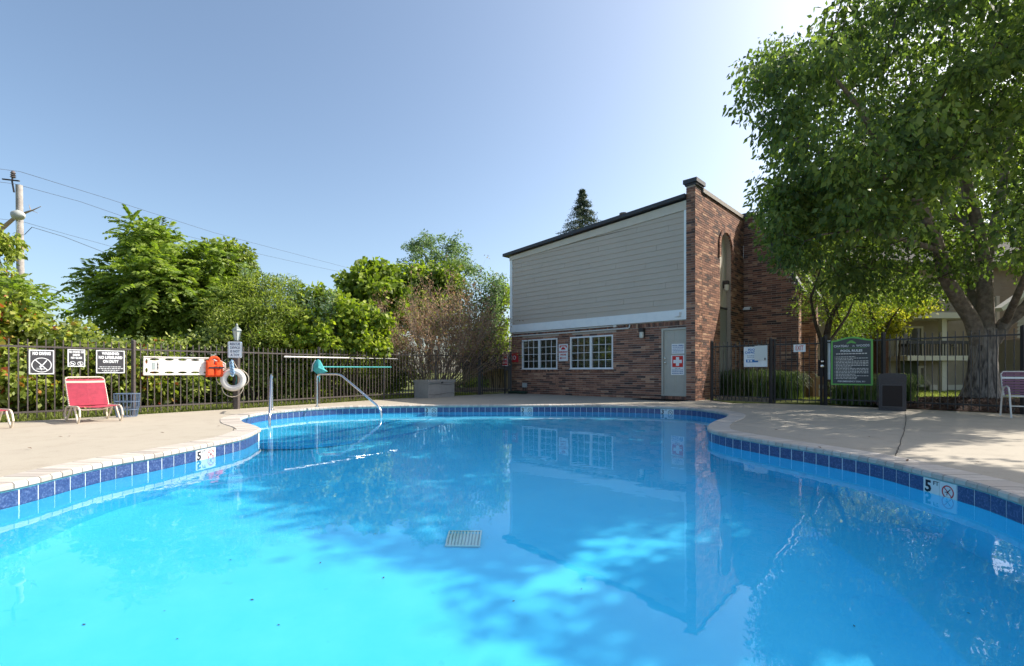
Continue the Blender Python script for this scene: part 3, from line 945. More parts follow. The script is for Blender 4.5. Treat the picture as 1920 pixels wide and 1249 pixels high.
# door
(a, b, z0_, z1_) = holesF[2]
fr = MB()
for (cx, dx, zz, dz) in ((a + .03, .06, (z0_ + z1_) / 2, z1_ - z0_), (b - .02, .04, (z0_ + z1_) / 2, z1_ - z0_)): fr.box((cx, .02, zz), (dx, .08, dz), Mf)
fr.box(((a + b) / 2, .021, z1_ - .03), (b - a - .10, .078, .06), Mf)
door = fr.build('door', M_door, bld)
lf = MB().box(((a + b) / 2 + .01, .055, (z0_ + z1_) / 2 - .03), (b - a - .10, .04, z1_ - z0_ - .06), Mf)
leaf = lf.build('door_leaf', M_door, door)
pn = MB(); xl = a + .06; ww = b - a - .10
for (u0, u1) in ((.12, .46), (.54, .88)):
    for (zz, hz) in ((.38, .60), (1.12, .62), (1.78, .26)):
        cx, dx = xl + ww * (u0 + u1) / 2, ww * (u1 - u0)
        pn.box((cx, .037, zz + z0_), (dx, .008, .012), Mf); pn.box((cx, .037, zz + hz * .5 + z0_), (dx, .008, .012), Mf) if False else None
        for e in (-1, 1):
            pn.box((cx + e * dx / 2, .035, z0_ + zz), (.014, .01, hz), Mf); pn.box((cx, .0352, z0_ + zz + e * hz / 2), (dx, .01, .014), Mf)
pn.build('door_panel_moulding', M_door, door)
M_brass = material('brass_knob', (.75, .72, .62), .25, .5, metal=1)
kb = MB().lathe([(.012, 0), (.012, .03), (.03, .045), (.03, .06), (.015, .07)], 12)
ko = put('door_knob', kb.mesh('door_knob', M_brass, True), door); ko.matrix_local = Mf @ Matrix.Translation((a + .11, .035, 1.13)) @ Matrix.Rotation(math.pi / 2, 4, 'X')
ko = put('deadbolt', kb.mesh('deadbolt', M_brass, True), door); ko.matrix_local = Mf @ Matrix.Translation((a + .11, .035, 1.27)) @ Matrix.Rotation(math.pi / 2, 4, 'X')
MB().box(((a + b) / 2, .02, .135), (b - a, .10, .05), Mf).build('door_threshold', M_door, bld)
stp = MB(); u = a
while u < b:
    stp.box((u + .035, .0, .065), (.062, .06, .11), Mf, float(np.clip(.4 + rng.normal() * .15, 0, 1))); u += .0735
stp.build('door_step', M_brick, bld)

# ---- things on the building, in its frame
WB = Matrix.Translation(B0) @ Matrix.Rotation(BROT, 4, 'Z')
def on_front(u, z, y=0.0):
    return WB @ (Mf @ Vector((u, y, z)))
FROT = BROT - math.pi / 2                              # local x to the viewer's right along the front, -y faces the pool
def front_thing(name, label, cat, u, z, y=0.0, group=None):
    return thing(name, label, cat, on_front(u, z, y), FROT, group)
# posters on the door
pu = front_thing('door_notice', 'small white printed notice taped above the first aid poster on the door', 'notice', (a + b) / 2 + .10, 1.56, .025)
MB().box((0, 0, 0), (.40, .004, .30)).build('sheet', M_white, pu)
M_blueink = material('blue_ink', (.02, .10, .30), .6)
text('POOL USERS', .062, M_blueink, pu, (0, -.003, .09), bold=.002)
mb = MB()
for k in range(4):
    x = -.17
    while x < .15:
        w = .02 + .03 * rng.random(); mb.box((x + w / 2, -.0025, .035 - k * .045), (w, .001, .016)); x += w + .012
mb.build('printed_lines', M_blueink, pu)
pf = front_thing('first_aid_poster', 'white poster with a white cross on a red square fixed to the grey door', 'poster', (a + b) / 2 + .09, 1.06, .025)
MB().box((0, 0, 0), (.42, .004, .60)).build('sheet', M_white, pf)
MB().box((0, -.003, .11), (.34, .002, .34)).build('red_square', material('poster_red', (.60, .035, .03), .6), pf)
cr = MB(); cr.box((0, -.0045, .11), (.27, .001, .10)); cr.box((0, -.0050, .11), (.10, .001, .27)); cr.build('white_cross', M_white, pf)
text('FIRST AID', .04, M_ink, pf, (0, -.003, -.10))
mb = MB()
for k in range(3):
    x = -.18
    while x < .15:
        w = .02 + .04 * rng.random(); mb.box((x + w / 2, -.0025, -.15 - k * .05), (w, .001, .02)); x += w + .012
mb.build('printed_lines', M_blueink, pf)
# emergency phone sign between windows
ps = front_thing('emergency_phone_sign', 'white sign with red telephone and left arrow on the brick between the windows', 'sign', fu(4.94), 1.56, -.018)
MB().box((0, 0, 0), (.42, .008, .62)).build('panel', M_white, ps)
text('EMERGENCY', .068, M_signred, ps, (0, -.006, .02), bold=.003)
text('PHONE', .078, M_signred, ps, (0, -.006, -.08), bold=.003)
ph = MB()
ph.box((0, -.0055, .245), (.32, .002, .035)); ph.box((-.14, -.0055, .205), (.05, .002, .05)); ph.box((.14, -.0055, .205), (.05, .002, .05))
ph.prism([(-.10, .11), (.10, .11), (.075, .17), (.03, .20), (-.03, .20), (-.075, .17)], -.0066, -.0045)
ph.build('telephone_symbol', M_signred, ps)
ar = MB(); ar.box((.02, -.0055, -.20), (.24, .002, .025)); ar.prism([(-.17, -.20), (-.09, -.15), (-.09, -.25)], -.0066, -.0045)
ar.build('arrow', M_signred, ps)
# wall lantern beside the door
def wall_lamp(name, label, M):
    t = thing(name, label, 'lamp', (0, 0, 0)); t.matrix_world = M
    MB().box((0, -.02, .06), (.15, .04, .24)).build('back_plate', M_black, t)
    MB().box((0, -.09, .12), (.16, .14, .12)).build('hood', M_black, t)
    MB().lathe([(.05, -.14), (.07, -.10), (.07, .055)], 10, c=(0, -.09, 0)).build('glass', material('frosted_glass', (.60, .60, .54), .35), t)
    return t
wl = wall_lamp('wall_lamp', 'black box wall lamp with frosted glass beside the grey door', WB @ Mf @ Matrix.Translation((fu(1.74), 0, 2.07)))
wl2 = wall_lamp('wall_lamp', 'dark wall lamp with frosted glass inside the tall arched niche', WB @ Ms @ Matrix.Translation((n1 - .28, .15, 3.72)))
# conduits under the skirt board
M_pipe = material('white_conduit', (.62, .62, .60), .45)
pp = front_thing('conduit', 'upper white conduit running under the pale skirt board', 'pipe', 0, 0)
MB().tube([(.0, -.04, 2.39), (2.2, -.04, 2.388), (4.85, -.04, 2.392)], .022, 8).build('pipe', M_pipe, pp); MB().box((4.86, -.03, 2.39), (.12, .08, .09)).build('junction_box', M_pipe, pp)
pp = front_thing('conduit', 'lower white conduit turning up to the skirt board near the wall lamp', 'pipe', 0, 0)
MB().tube([(-.42, .35, 1.75), (-.42, .35, 2.24), (-.38, .35, 2.275), (-.05, -.03, 2.28), (0, -.04, 2.28), (2.7, -.04, 2.278), (5.33, -.04, 2.285), (5.39, -.04, 2.30), (5.41, -.04, 2.40)], .024, 8).build('pipe', M_pipe, pp)
sk = front_thing('vent_hood', 'small grey vent hood at the right end of the skirt board', 'vent', 7.08, 2.60, -.11)
vh = MB(); vh.box((0, 0, 0), (.20, .02, .16)); vh.prism([(-.08, -.08), (.08, -.08), (.08, .05), (-.08, .05)], -.08, -.012); vh.build('hood', M_trim, sk)
# security camera on the cross wall corner
sc = thing('security_camera', 'small white security camera where two brick walls meet', 'camera', WB @ Vector((3.98, -.12, 3.08)), BROT)
MB().box((0, .06, 0), (.06, .10, .06)).build('mount', M_white, sc); MB().box((-.05, -.06, .01), (.10, .22, .10)).build('housing', M_white, sc); MB().box((-.09, -.165, -.01), (.06, .02, .06)).build('lens', M_ink, sc)
# outlet box, cables, hose coil
ob = front_thing('outlet_box', 'grey weatherproof outlet box with cables low on the brick wall', 'outlet', fu(6.84), .33, -.03)
MB().box((0, 0, 0), (.20, .08, .17)).build('box', material('galvanised_grey', (.42, .46, .48), .45), ob)
MB().tube([(-.04, -.01, -.08), (-.06, -.03, -.2), (-.1, -.06, -.3)], .012, 6).tube([(.05, -.01, -.08), (.06, -.03, -.2), (.0, -.08, -.31)], .012, 6).build('cable', M_black, ob)
tp = front_thing('hose_tap', 'small metal hose tap near the left end of the brick wall', 'tap', fu(7.35), .33, -.02)
MB().tube([(0, .02, 0), (0, -.07, 0), (0, -.10, -.05)], .014, 8).build('spout', M_steel, tp); MB().ring((0, -.05, .05), .03, .007, 12, 6, 'Z').build('handle', M_steel, tp)
hz = front_thing('garden_hose', 'dark green garden hose coiled on the deck below the tap', 'hose', fu(6.95), 0, -.35)
pts = []
for i in range(120):
    aa = i * .33; r_ = .17 + .05 * math.sin(i * .7) + .12 * (i / 120)
    pts.append((r_ * 1.9 * math.cos(aa), r_ * .9 * math.sin(aa), .018 + .018 * (i // 24) + .004 * math.sin(i)))
MB().tube(pts, .012, 6).build('hose', material('dark_green_rubber', (.02, .05, .035), .5), hz)
em = front_thing('emergency_phone', 'red emergency telephone box on the brick beside the gate post', 'telephone', fu(7.38), 1.42, -.05)
MB().box((0, 0, 0), (.34, .14, .36)).build('box', M_signred, em); hs = MB().tube([(-.08, -.09, .08), (-.08, -.11, .0), (-.08, -.09, -.08)], .03, 8); hs.build('handset', M_white, em); MB().ring((.07, -.08, 0), .07, .012, 16, 6).build('dial', M_white, em)
dm = front_thing('door_mat', 'black rubber mat on the deck in front of the grey door', 'mat', fu(.95), .008, -.42)
mm_ = MB().box((0, 0, 0), (1.5, .72, .014)); mm_.build('mat', material('black_rubber', (.015, .016, .018), .8), dm)
rb = MB()
for k in range(22): rb.box((-.70 + k * .0667, 0, .010), (.02, .66, .006))
rb.build('ribs', MATS['black_rubber'], dm)

# ================================================================ FENCES AND GATES
def rel(t, p):
    return Vector(p) - t.location
PK = MB().box((0, 0, .5), (.017, .017, 1)).mesh('picket', M_bronze)
PKB = MB().box((0, 0, .5), (.017, .017, 1)).mesh('picket', M_black)
def fence_run(t, posts, heights, mat, pk, pitch=.115, rails=(.155, -.13), post_extra=.02, post_w=.055, skip_post=()):
    """posts: plan points; pickets, two rails per panel, square posts"""
    for i, (a, b) in enumerate(zip(posts, posts[1:])):
        a, b = Vector((*a, 0)), Vector((*b, 0)); d = b - a; L = d.length; u = d.normalized(); h = heights[i]
        n_ = max(2, int(round(L / pitch)))
        yaw = math.atan2(u.y, u.x)
        for k in range(1, n_):
            put('picket', pk, t, rel(t, a + u * (L * k / n_) + Vector((0, 0, .045))), (0, 0, yaw), (1, 1, h - .045 + rng.normal() * .003))
        for zz in (rails[0], h + rails[1]):
            p, q = a + u * .02 + Vector((0, 0, zz)), b - u * .02 + Vector((0, 0, zz))
            MB().bar(rel(t, p), rel(t, q), .030, .032).build('rail', mat, t)
    for i, p in enumerate(posts):
        if i in skip_post: continue
        h = heights[min(i, len(heights) - 1)] + post_extra
        o = MB().box((0, 0, h / 2), (post_w, post_w, h)).lathe([(.045, h), (.045, h + .02), (.01, h + .045)], 4, a0=math.pi / 4).build('post', mat, t)
        o.location = rel(t, (*p, 0))
hl = [1.43] * 5 + [1.44, 1.47, 1.53, 1.56]
lf_t = thing('metal_fence', 'long bronze picket fence along the left side of the pool, in front of the hedges', 'fence', (LF[4][0], LF[4][1], 0))
fence_run(lf_t, LF[2:], hl[2:], M_bronze, PK)
g0, g1 = Vector((*LF[-1], 0)), on_front(.0, 0)
g1 = Vector((-.06, 18.9, 0))
lg = thing('metal_gate', 'dark picket gate between the left fence and the brick clubhouse', 'gate', g0)
fence_run(lg, [tuple((g0 + (g1 - g0) * .12).xy), tuple((g0 + (g1 - g0) * .93).xy)], [1.62], M_black, PKB, .105, post_w=.05, post_extra=-.02)
MB().box(tuple(rel(lg, g0 + (g1 - g0) * .86 + Vector((0, -.05, .95)))), (.14, .05, .10)).build('latch', M_black, lg)
gpst = thing('gate_post', 'tall square black post with a ball cap at the hinge side of the left gate', 'post', g0 + Vector((.06, -.03, 0)))
MB().box((0, 0, .84), (.09, .09, 1.68)).lathe([(.055, 1.68), (.055, 1.71), (.02, 1.72), (.045, 1.76), (.01, 1.80)], 8).build('shaft', M_black, gpst)
gpst2 = thing('gate_post', 'black latch post of the left gate standing against the brick wall', 'post', g1)
MB().box((0, 0, .83), (.10, .10, 1.66)).box((-.22, -.06, .83), (.07, .07, 1.66)).build('shaft', M_black, gpst2)
rf1 = thing('metal_fence', 'short black fence panel in front of tall grass beside the brick pier', 'fence', (*RF[0], 0))
fence_run(rf1, [RF[0], RF[1]], [1.72], M_black, PKB, .12, post_w=.07)
rg = thing('metal_gate', 'black picket gate carrying the red and white exit sign', 'gate', (*RF[1], 0))
ga, gb_ = Vector(RF[1]), Vector(RF[2]); gd_ = (gb_ - ga)
fence_run(rg, [tuple(ga + gd_ * .07), tuple(ga + gd_ * .93)], [1.74], M_black, PKB, .125, rails=(.12, -.15), post_w=.045, post_extra=-.03)
k_ = ga + gd_ * .90
kb = MB()
kb.lathe([(.02, 0), (.045, .02), (.045, .05), (.02, .06)], 12)
for zz in (1.0, 1.12):
    o = put('gate_knob', kb.mesh('gate_knob', M_steel, True), rg, rel(rg, (k_[0], k_[1] - .06, zz)), (math.pi / 2, 0, 0), (1, 1, 1) if zz < 1.1 else (.75, .75, 1))
MB().box(tuple(rel(rg, (k_[0] + .02, k_[1], .95))), (.09, .06, .42)).build('lock_box', M_black, rg)
rf2 = thing('metal_fence', 'black picket fence on the right side in front of the big tree', 'fence', (*RF[3], 0))
fence_run(rf2, RF[2:7], [1.74] * 4, M_black, PKB, .125, post_w=.065)

# ================================================================ SIGNS ON THE FENCES
def fence_frame(pxa, pxb, a, b, y=-.03):
    """centre, yaw and width of a sign whose ends are seen at pxa, pxb on fence segment a-b"""
    p, q = on_line(pxa, a, b), on_line(pxb, a, b)
    d = q - p
    yaw = math.atan2(d.y, d.x)
    n_ = Vector((d.y, -d.x, 0)).normalized()          # towards the pool
    return (p + q) / 2 + n_ * (-y), yaw, d.length, p, q
def dashes(mb, x0, x1, z, h, y=-.0062, wmin=.012, wmax=.045, gap=.01):
    x = x0
    while x < x1:
        w = min(wmin + (wmax - wmin) * rng.random(), x1 - x); mb.box((x + w / 2, y, z), (w, .001, h)); x += w + gap
def dark_sign(name, label, pxa, pxb, yt, yb, seg):
    c, yaw, w, p, q = fence_frame(pxa, pxb, *seg)
    zt, zb = z_at(yt, c.y), z_at(yb, c.y); h = zt - zb
    t = thing(name, label, 'sign', (c.x, c.y, (zt + zb) / 2), yaw, 'dark pool warning signs on the left fence')
    MB().box((0, 0, 0), (w, .008, h)).build('panel', M_signgrey, t)
    b = MB(); e = .010; s_ = .016
    for (x, z, dx, dz) in ((0, h / 2 - e, w - .004, s_), (0, -h / 2 + e, w - .004, s_), (-w / 2 + e, 0, s_, h - .04), (w / 2 - e, 0, s_, h - .04)):
        b.box((x, -.0055, z), (dx, .002, dz))
    b.build('border', M_white, t)
    for sx in (-1, 1):
        for sz in (-1, 1): MB().lathe([(.008, 0), (.006, .004)], 8).build('screw', M_steel, t).matrix_local = Matrix.Translation((sx * (w / 2 - .03), -.006, sz * (h / 2 - .03))) @ Matrix.Rotation(math.pi / 2, 4, 'X')
    return t, w, h
segA, segB = (LF[3], LF[4]), (LF[4], LF[5])
t, w, h = dark_sign('no_diving_sign', 'dark square sign reading no diving with a crossed out diver in an oval', 53, 101, 656, 702, segA)
text('NO DIVING', h * .17, M_white, t, (0, -.006, h * .345), bold=.005, sx=.80 * w / h)
ov = MB(); N_ = 32
for (r0, r1, m_) in ((1, .88, 0),):
    for i in range(N_):
        a, b = 2 * math.pi * i / N_, 2 * math.pi * (i + 1) / N_
        X, Z = w * .40, h * .30; cz = -h * .12
        ov.poly([(X * math.cos(a), -.006, cz + Z * math.sin(a)), (X * math.cos(b), -.006, cz + Z * math.sin(b)), (X * .90 * math.cos(b), -.006, cz + Z * .90 * math.sin(b)), (X * .90 * math.cos(a), -.006, cz + Z * .90 * math.sin(a))])
ov.bar((-w * .24, -.0065, h * .08), (w * .24, -.0065, -h * .34), .001, .014)
ov.build('oval_and_slash', M_white, t)
dv = MB(); dv.bar((w * .20, -.0068, h * .07), (w * .03, -.0068, -h * .13), .001, .016); dv.bar((w * .03, -.0068, -h * .13), (-w * .08, -.0068, -h * .20), .001, .026)
dv.bar((-w * .06, -.0068, -h * .20), (w * .0, -.0068, -h * .33), .001, .014); dv.bar((-w * .2, -.0068, -h * .25), (w * .18, -.0068, -h * .27), .001, .006); dv.bar((-w * .22, -.0068, -h * .29), (w * .12, -.0068, -h * .30), .001, .006)
dv.build('diver_figure', M_white, t)
t, w, h = dark_sign('no_food_sign', 'small dark sign banning food, drink and glass, between the two larger signs', 125.5, 159, 655, 688, segA)
text('NO FOOD OR\nDRINK\nNO GLASS', h * .155, M_white, t, (0, -.006, h * .17), bold=.003, sx=.66, space=1.05)
for sx in (-1, 1):
    nd = MB(); X = w * .22; r_ = w * .17
    for i in range(20):
        a, b = 2 * math.pi * i / 20, 2 * math.pi * (i + 1) / 20
        nd.poly([(sx * X + r_ * math.cos(a), -.006, -h * .31 + r_ * math.sin(a)), (sx * X + r_ * math.cos(b), -.006, -h * .31 + r_ * math.sin(b)), (sx * X + r_ * .8 * math.cos(b), -.006, -h * .31 + r_ * .8 * math.sin(b)), (sx * X + r_ * .8 * math.cos(a), -.006, -h * .31 + r_ * .8 * math.sin(a))])
    nd.bar((sx * X - r_ * .6, -.0064, -h * .31 + r_ * .6), (sx * X + r_ * .6, -.0064, -h * .31 - r_ * .6), .001, .009)
    if sx < 0: nd.box((sx * X, -.0062, -h * .32), (r_ * .9, .001, r_ * .45))
    else: nd.box((sx * X, -.0062, -h * .31), (r_ * .35, .001, r_ * 1.1))
    nd.build('ban_symbol', M_white, t)
t, w, h = dark_sign('lifeguard_sign', 'wide dark sign warning that no lifeguard is on duty, nearest the fence post', 179, 233, 657, 700, segA)
text('WARNING:\nNO LIFEGUARD\nON DUTY', h * .165, M_white, t, (0, -.006, h * .18), bold=.0045, sx=.70, space=1.05)
mb = MB()
for k, hw in enumerate((.38, .43, .30, .24)): dashes(mb, -w * hw, w * hw, -h * (.22 + k * .075), .012)
mb.build('small_print', M_white, t)

# rescue backboard
c, yaw, w, p, q = fence_frame(267, 420, *segB, y=-.05)
zt, zb = 1.135, .82
t = thing('backboard', 'long white plastic rescue backboard hung flat on the left fence', 'backboard', (c.x, c.y, (zt + zb) / 2), yaw)
H = .36; W = w
outl = [(-W / 2, -H / 2), (W / 2 - .20, -H / 2), (W / 2, -H / 2 + .12), (W / 2, H / 2 - .12), (W / 2 - .20, H / 2), (-W / 2, H / 2)]
holes = []
for x in (-.36, -.20, -.05, .10, .25): 
    for s_ in (-1, 1): holes.append((x * W / .95, s_ * (H / 2 - .045), .085, .022))
holes += [(-W / 2 + .05, .09, .022, .05), (-W / 2 + .05, -.09, .022, .05), (W / 2 - .10, .075, .03, .03), (W / 2 - .10, -.075, .03, .03), (W / 2 - .05, 0, .014, .04)]
polys = [[Vector((x, z, 0)) for x, z in outl]]
for (x, z, rx, rz) in holes:
    polys.append([Vector((x + rx * math.cos(-2 * math.pi * k / 12), z + rz * math.sin(-2 * math.pi * k / 12), 0)) for k in range(12)])
tris = geometry.tessellate_polygon(polys); flat = [v_ for q_ in polys for v_ in q_]
bm_ = MB()
for tr_ in tris:
    bm_.poly([(flat[i].x, -.02, flat[i].y) for i in tr_]); bm_.poly([(flat[i].x, .02, flat[i].y) for i in tr_][::-1])
for q_ in polys:
    for i in range(len(q_)):
        a, b = q_[i], q_[(i + 1) % len(q_)]
        bm_.poly([(a.x, -.02, a.y), (b.x, -.02, b.y), (b.x, .02, b.y), (a.x, .02, a.y)])
bm_.build('board', M_offwhite, t)
rim = MB().tube([(x, -.02, z) for x, z in outl] + [(outl[0][0], -.02, outl[0][1])], .014, 6); rim.build('raised_rim', M_offwhite, t)
MB().box((-W / 2 + .17, -.023, 0), (.055, .003, .14)).build('sticker', material('grey_sticker', (.35, .40, .40), .5), t)
mb = MB(); dashes(mb, -.07, .07, 0, .02, y=0); o = mb.build('printed_label', M_ink, t); o.location = (-W / 2 + .24, -.025, 0); o.rotation_euler = (0, math.pi / 2, 0)
# orange life jacket hanging over its right end
c2, yaw2, w2, _, _ = fence_frame(383, 411, *segB, y=-.12)
M_orange = material('orange_fabric', (.80, .10, .025), .8, .2, noise=(20, (.60, .06, .02), .4, .7), bump=(25, .4, .01))
t = thing('life_jacket', 'orange life jacket hanging over the right end of the backboard', 'life jacket', (c2.x, c2.y, .93), yaw2)
def pillow(w, h, d, nx=8, nz=10, cx=0, cy=0, cz=0, taper=0):
    mb = MB()
    for sgn in (-1, 1):
        g_ = [[None] * (nz + 1) for _ in range(nx + 1)]
        for i in range(nx + 1):
            for k in range(nz + 1):
                x, z = (i / nx - .5), (k / nz - .5)
                e = (1 - (2 * abs(x)) ** 4) * (1 - (2 * abs(z)) ** 4)
                g_[i][k] = (cx + x * w * (1 - taper * (z + .5)), cy + sgn * d * max(e, 0) ** .4, cz + z * h)
        for i in range(nx):
            for k in range(nz):
                q_ = [g_[i][k], g_[i + 1][k], g_[i + 1][k + 1], g_[i][k + 1]]
                mb.poly(q_ if sgn < 0 else q_[::-1])
    return mb
pillow(.17, .37, .05, cx=-.085, taper=.1).build('front_panel', M_orange, t, smooth=True)
pillow(.19, .35, .05, cx=.095, cz=-.01, taper=.2).build('front_panel', M_orange, t, smooth=True)
MB().ring((0, -.01, .15), .10, .032, 18, 8).build('collar', M_orange, t, smooth=True)
MB().box((.03, -.058, .02), (.30, .012, .030)).build('strap', M_ink, t); MB().box((.10, -.068, .02), (.04, .014, .05)).build('buckle', M_ink, t)

# lantern post with rescue sign and ring buoy
lpx = LF[5]
c = Vector((lpx[0] + .02, lpx[1] - .10, 0))
t = thing('lamp_post', 'bronze post with a small glass lantern on top, standing in the left fence line', 'lamp post', c)
MB().box((0, 0, .72), (.10, .10, 1.44)).lathe([(.05, 1.44), (.03, 1.50), (.03, 1.56)], 10).build('post', M_bronze, t)
M_lglass = material('lantern_glass', (.50, .52, .48), .15, .5)
M_verd = material('weathered_lantern_metal', (.16, .19, .18), .5, .4, noise=(30, (.3, .33, .32), .5, .7))
ln = MB().lathe([(.045, 1.56), (.055, 1.585)], 6).lathe([(.115, 1.80), (.10, 1.83), (.03, 1.90), (.03, 1.93), (.012, 1.97)], 6)
for k in range(6):
    a = k * math.pi / 3
    ln.bar((.055 * math.cos(a), .055 * math.sin(a), 1.58), (.10 * math.cos(a), .10 * math.sin(a), 1.80), .010)
ln.build('lantern_frame', M_verd, t); MB().lathe([(.048, 1.585), (.092, 1.80)], 6).build('lantern_glass', M_lglass, t)
t = thing('rescue_sign', 'white sign with blue letters saying the rescue device is not a toy', 'sign', (c.x, c.y - .07, z_at(656, c.y)), math.radians(20))
hh_, ww_ = .375, .285
cor = .03; pl = []
for (sx, sz) in ((1, 1), (-1, 1), (-1, -1), (1, -1)):
    for k in range(5):
        a = {(1, 1): 0, (-1, 1): 90, (-1, -1): 180, (1, -1): 270}[(sx, sz)] + k * 22.5
        pl.append((sx * (ww_ / 2 - cor) + cor * math.cos(math.radians(a)), sz * (hh_ / 2 - cor) + cor * math.sin(math.radians(a))))
MB().prism(pl, -.004, .004).build('panel', M_white, t)
M_navy = material('navy_ink', (.02, .025, .09), .6)
for k, s_ in enumerate(('RESCUE', 'DEVICE', 'IS NOT', 'A TOY')): text(s_, .075, M_navy, t, (0, -.005, .125 - k * .083), bold=.0015, sx=.80)
bd_ = MB()
for (x, z, dx, dz) in ((0, hh_ / 2 - .012, ww_ - .08, .004), (0, -hh_ / 2 + .012, ww_ - .08, .004), (-ww_ / 2 + .012, 0, .004, hh_ - .08), (ww_ / 2 - .012, 0, .004, hh_ - .08)): bd_.box((x, -.0048, z), (dx, .001, dz))
bd_.build('border', M_navy, t)
zc = z_at(712, 10.9)
t = thing('ring_buoy', 'white ring buoy with cream grab rope hanging on the lantern post', 'life ring', (c.x + .01, c.y - .16, zc), math.radians(20))
MB().ring((0, 0, 0), .195, .068, 40, 12).build('ring', M_offwhite, t, smooth=True)
M_rope = material('cream_rope', (.60, .52, .42), .9, .1, bump=(80, .5, .004))
rp = MB(); knots = [(90, 0), (205, 0), (335, 0)]
def arc_rope(a0, a1, sag, n_=10):
    pts = []
    for k in range(n_ + 1):
        f = k / n_; a = math.radians(a0 + (a1 - a0) * f); r_ = .27 + sag * math.sin(math.pi * f)
        pts.append((r_ * math.cos(a), -.02, r_ * math.sin(a) - .02 * math.sin(math.pi * f)))
    return pts
for a0, a1, sg in ((110, 205, .07), (215, 320, .10), (330, 420, .05)): rp.tube(arc_rope(a0, a1, sg), .009, 6)
rp.tube([(-.09, -.03, .24), (0, -.04, .44), (.10, -.03, .24)], .008, 6)
rp.build('grab_rope', M_rope, t)
wr = MB()
for a in (25, 155, 210, 330):
    ca, sa = math.cos(math.radians(a)), math.sin(math.radians(a))
    for dr in range(3): wr.ring((.195 * ca, 0, .195 * sa), .075, .008, 12, 5) if False else wr.box((.195 * ca + dr * .0, 0, .195 * sa), (.05, .145, .145), Matrix.Translation((.195 * ca, 0, .195 * sa)) @ Matrix.Rotation(-math.radians(a) + math.pi / 2, 4, 'Y') @ Matrix.Translation((-.195 * ca, 0, -.195 * sa))) if dr == 0 else None
M_band = material('grey_band', (.52, .50, .47), .6)
wr.v and None
M_bluerope = material('pale_blue_rope', (.24, .42, .62), .9, .1, noise=(40, (.42, .55, .68), .4, .6), bump=(60, .5, .006))
t = thing('throw_rope', 'bundle of pale blue throw rope knotted above the ring buoy', 'rope', (c.x + .02, c.y - .25, zc + .2), math.radians(20))
rr = MB(); pr = []
for k in range(90):
    f = k / 90; a = k * .9
    pr.append((.035 * math.sin(a) + .012 * math.sin(k * 2.1) + .03 * f, -.02 + .02 * math.cos(a * 1.3), .20 - .28 * f + .05 * math.cos(a)))
rr.tube(pr, .010, 5)
rr.build('coils', M_bluerope, t)
rr = MB().tube([(0, -.01, .12), (.06, .06, -.02), (.09, .10, -.2), (.06, .12, -.32)], .009, 6); rr.build('tail', material('green_line', (.03, .22, .20), .8), t)

# handrails into the pool
def handrail(label, base, foot, ztop=.80):
    base, foot = Vector((*base, 0)), Vector((*foot, 0)); d = foot - base; L = d.length; u = d.normalized()
    t = thing('handrail', label, 'handrail', base, 0, 'stainless handrails at the pool steps')
    P_ = lambda s, z: tuple(u * s + Vector((0, 0, z)))
    pts = [P_(0, -.02), P_(0, .3), P_(0, ztop - .10)]
    def bend(p0, p1, p2, n_=5):
        for k in range(1, n_): 
            f = k / n_; pts.append(tuple(Vector(p0) * (1 - f) ** 2 + Vector(p1) * 2 * f * (1 - f) + Vector(p2) * f * f))
    bend(P_(0, ztop - .10), P_(0, ztop), P_(.10, ztop)); pts.append(P_(.10, ztop)); pts.append(P_(L * .30, ztop))
    bend(P_(L * .30, ztop), P_(L * .37, ztop), P_(L * .42, ztop - .06)); pts.append(P_(L * .42, ztop - .06)); pts.append(P_(L * .93, .10))
    bend(P_(L * .93, .10), P_(L * 1.0, .0), P_(L, -.15)); pts.append(P_(L, -.15)); pts.append(P_(L, -.92))
    MB().tube(pts, .0245, 12).build('rail', M_steel, t, smooth=True)
    MB().lathe([(.05, 0), (.045, .02), (.028, .03)], 14).build('base_flange', M_steel, t, smooth=True)
handrail('stainless handrail nearer the camera, seen nearly end on at the pool steps', (-5.36, 10.72), (-4.62, 9.15))
handrail('stainless handrail farther right, sloping in full profile into the pool', (-4.77, 11.75), (-2.98, 10.95))

# leaf net and poles
M_teal = material('teal_net_fabric', (.10, .46, .46), .8, .2, noise=(10, (.06, .32, .34), .4, .7), bump=(50, .4, .004))
sC, sD = (LF[6], LF[7]), (LF[7], LF[8])
p0 = on_line(594, *sC) + Vector((.08, -.12, 0)); p1 = on_line(729, *sD) + Vector((.10, -.10, 0))
t = thing('leaf_net', 'teal pool leaf net with its teal pole resting along the fence', 'net', (p0.x, p0.y, z_at(688, p0.y)))
MB().tube([(0, 0, 0), tuple(Vector((p1.x, p1.y, z_at(688.5, p1.y))) - t.location)], .016, 8).build('pole', M_teal, t)
nb = MB(); prof = [(0, .20, -.02), (.05, .17, .02), (.09, .10, .06), (.17, -.06, .09), (.25, -.12, .10), (.14, -.17, .05), (.05, -.24, .03), (-.05, -.16, .02), (-.12, -.10, .03), (-.11, .05, .02), (-.06, .17, -.01)]
cen_f, cen_b = (.04, -.07, -.0), (.04, .07, 0)
for i in range(len(prof)):
    a, b = prof[i], prof[(i + 1) % len(prof)]
    nb.poly([(a[0], -.02, a[1]), (b[0], -.02, b[1]), (.05, -.10, -.02)]); nb.poly([(b[0], .02, b[1]), (a[0], .02, a[1]), (.05, .08, -.02)]); nb.poly([(a[0], -.02, a[1]), (a[0], .02, a[1]), (b[0], .02, b[1]), (b[0], -.02, b[1])])
nb.build('net_bag', M_teal, t); MB().tube([(-.06, -.02, .18), (-.13, -.03, .06), (-.15, -.03, -.12)], .014, 6).build('net_frame', M_offwhite, t)
MB().tube([(.03, -.04, -.2), (.06, -.05, -.30), (.05, -.04, -.40)], [.03, .018, .004], 6).build('net_tail', M_teal, t)
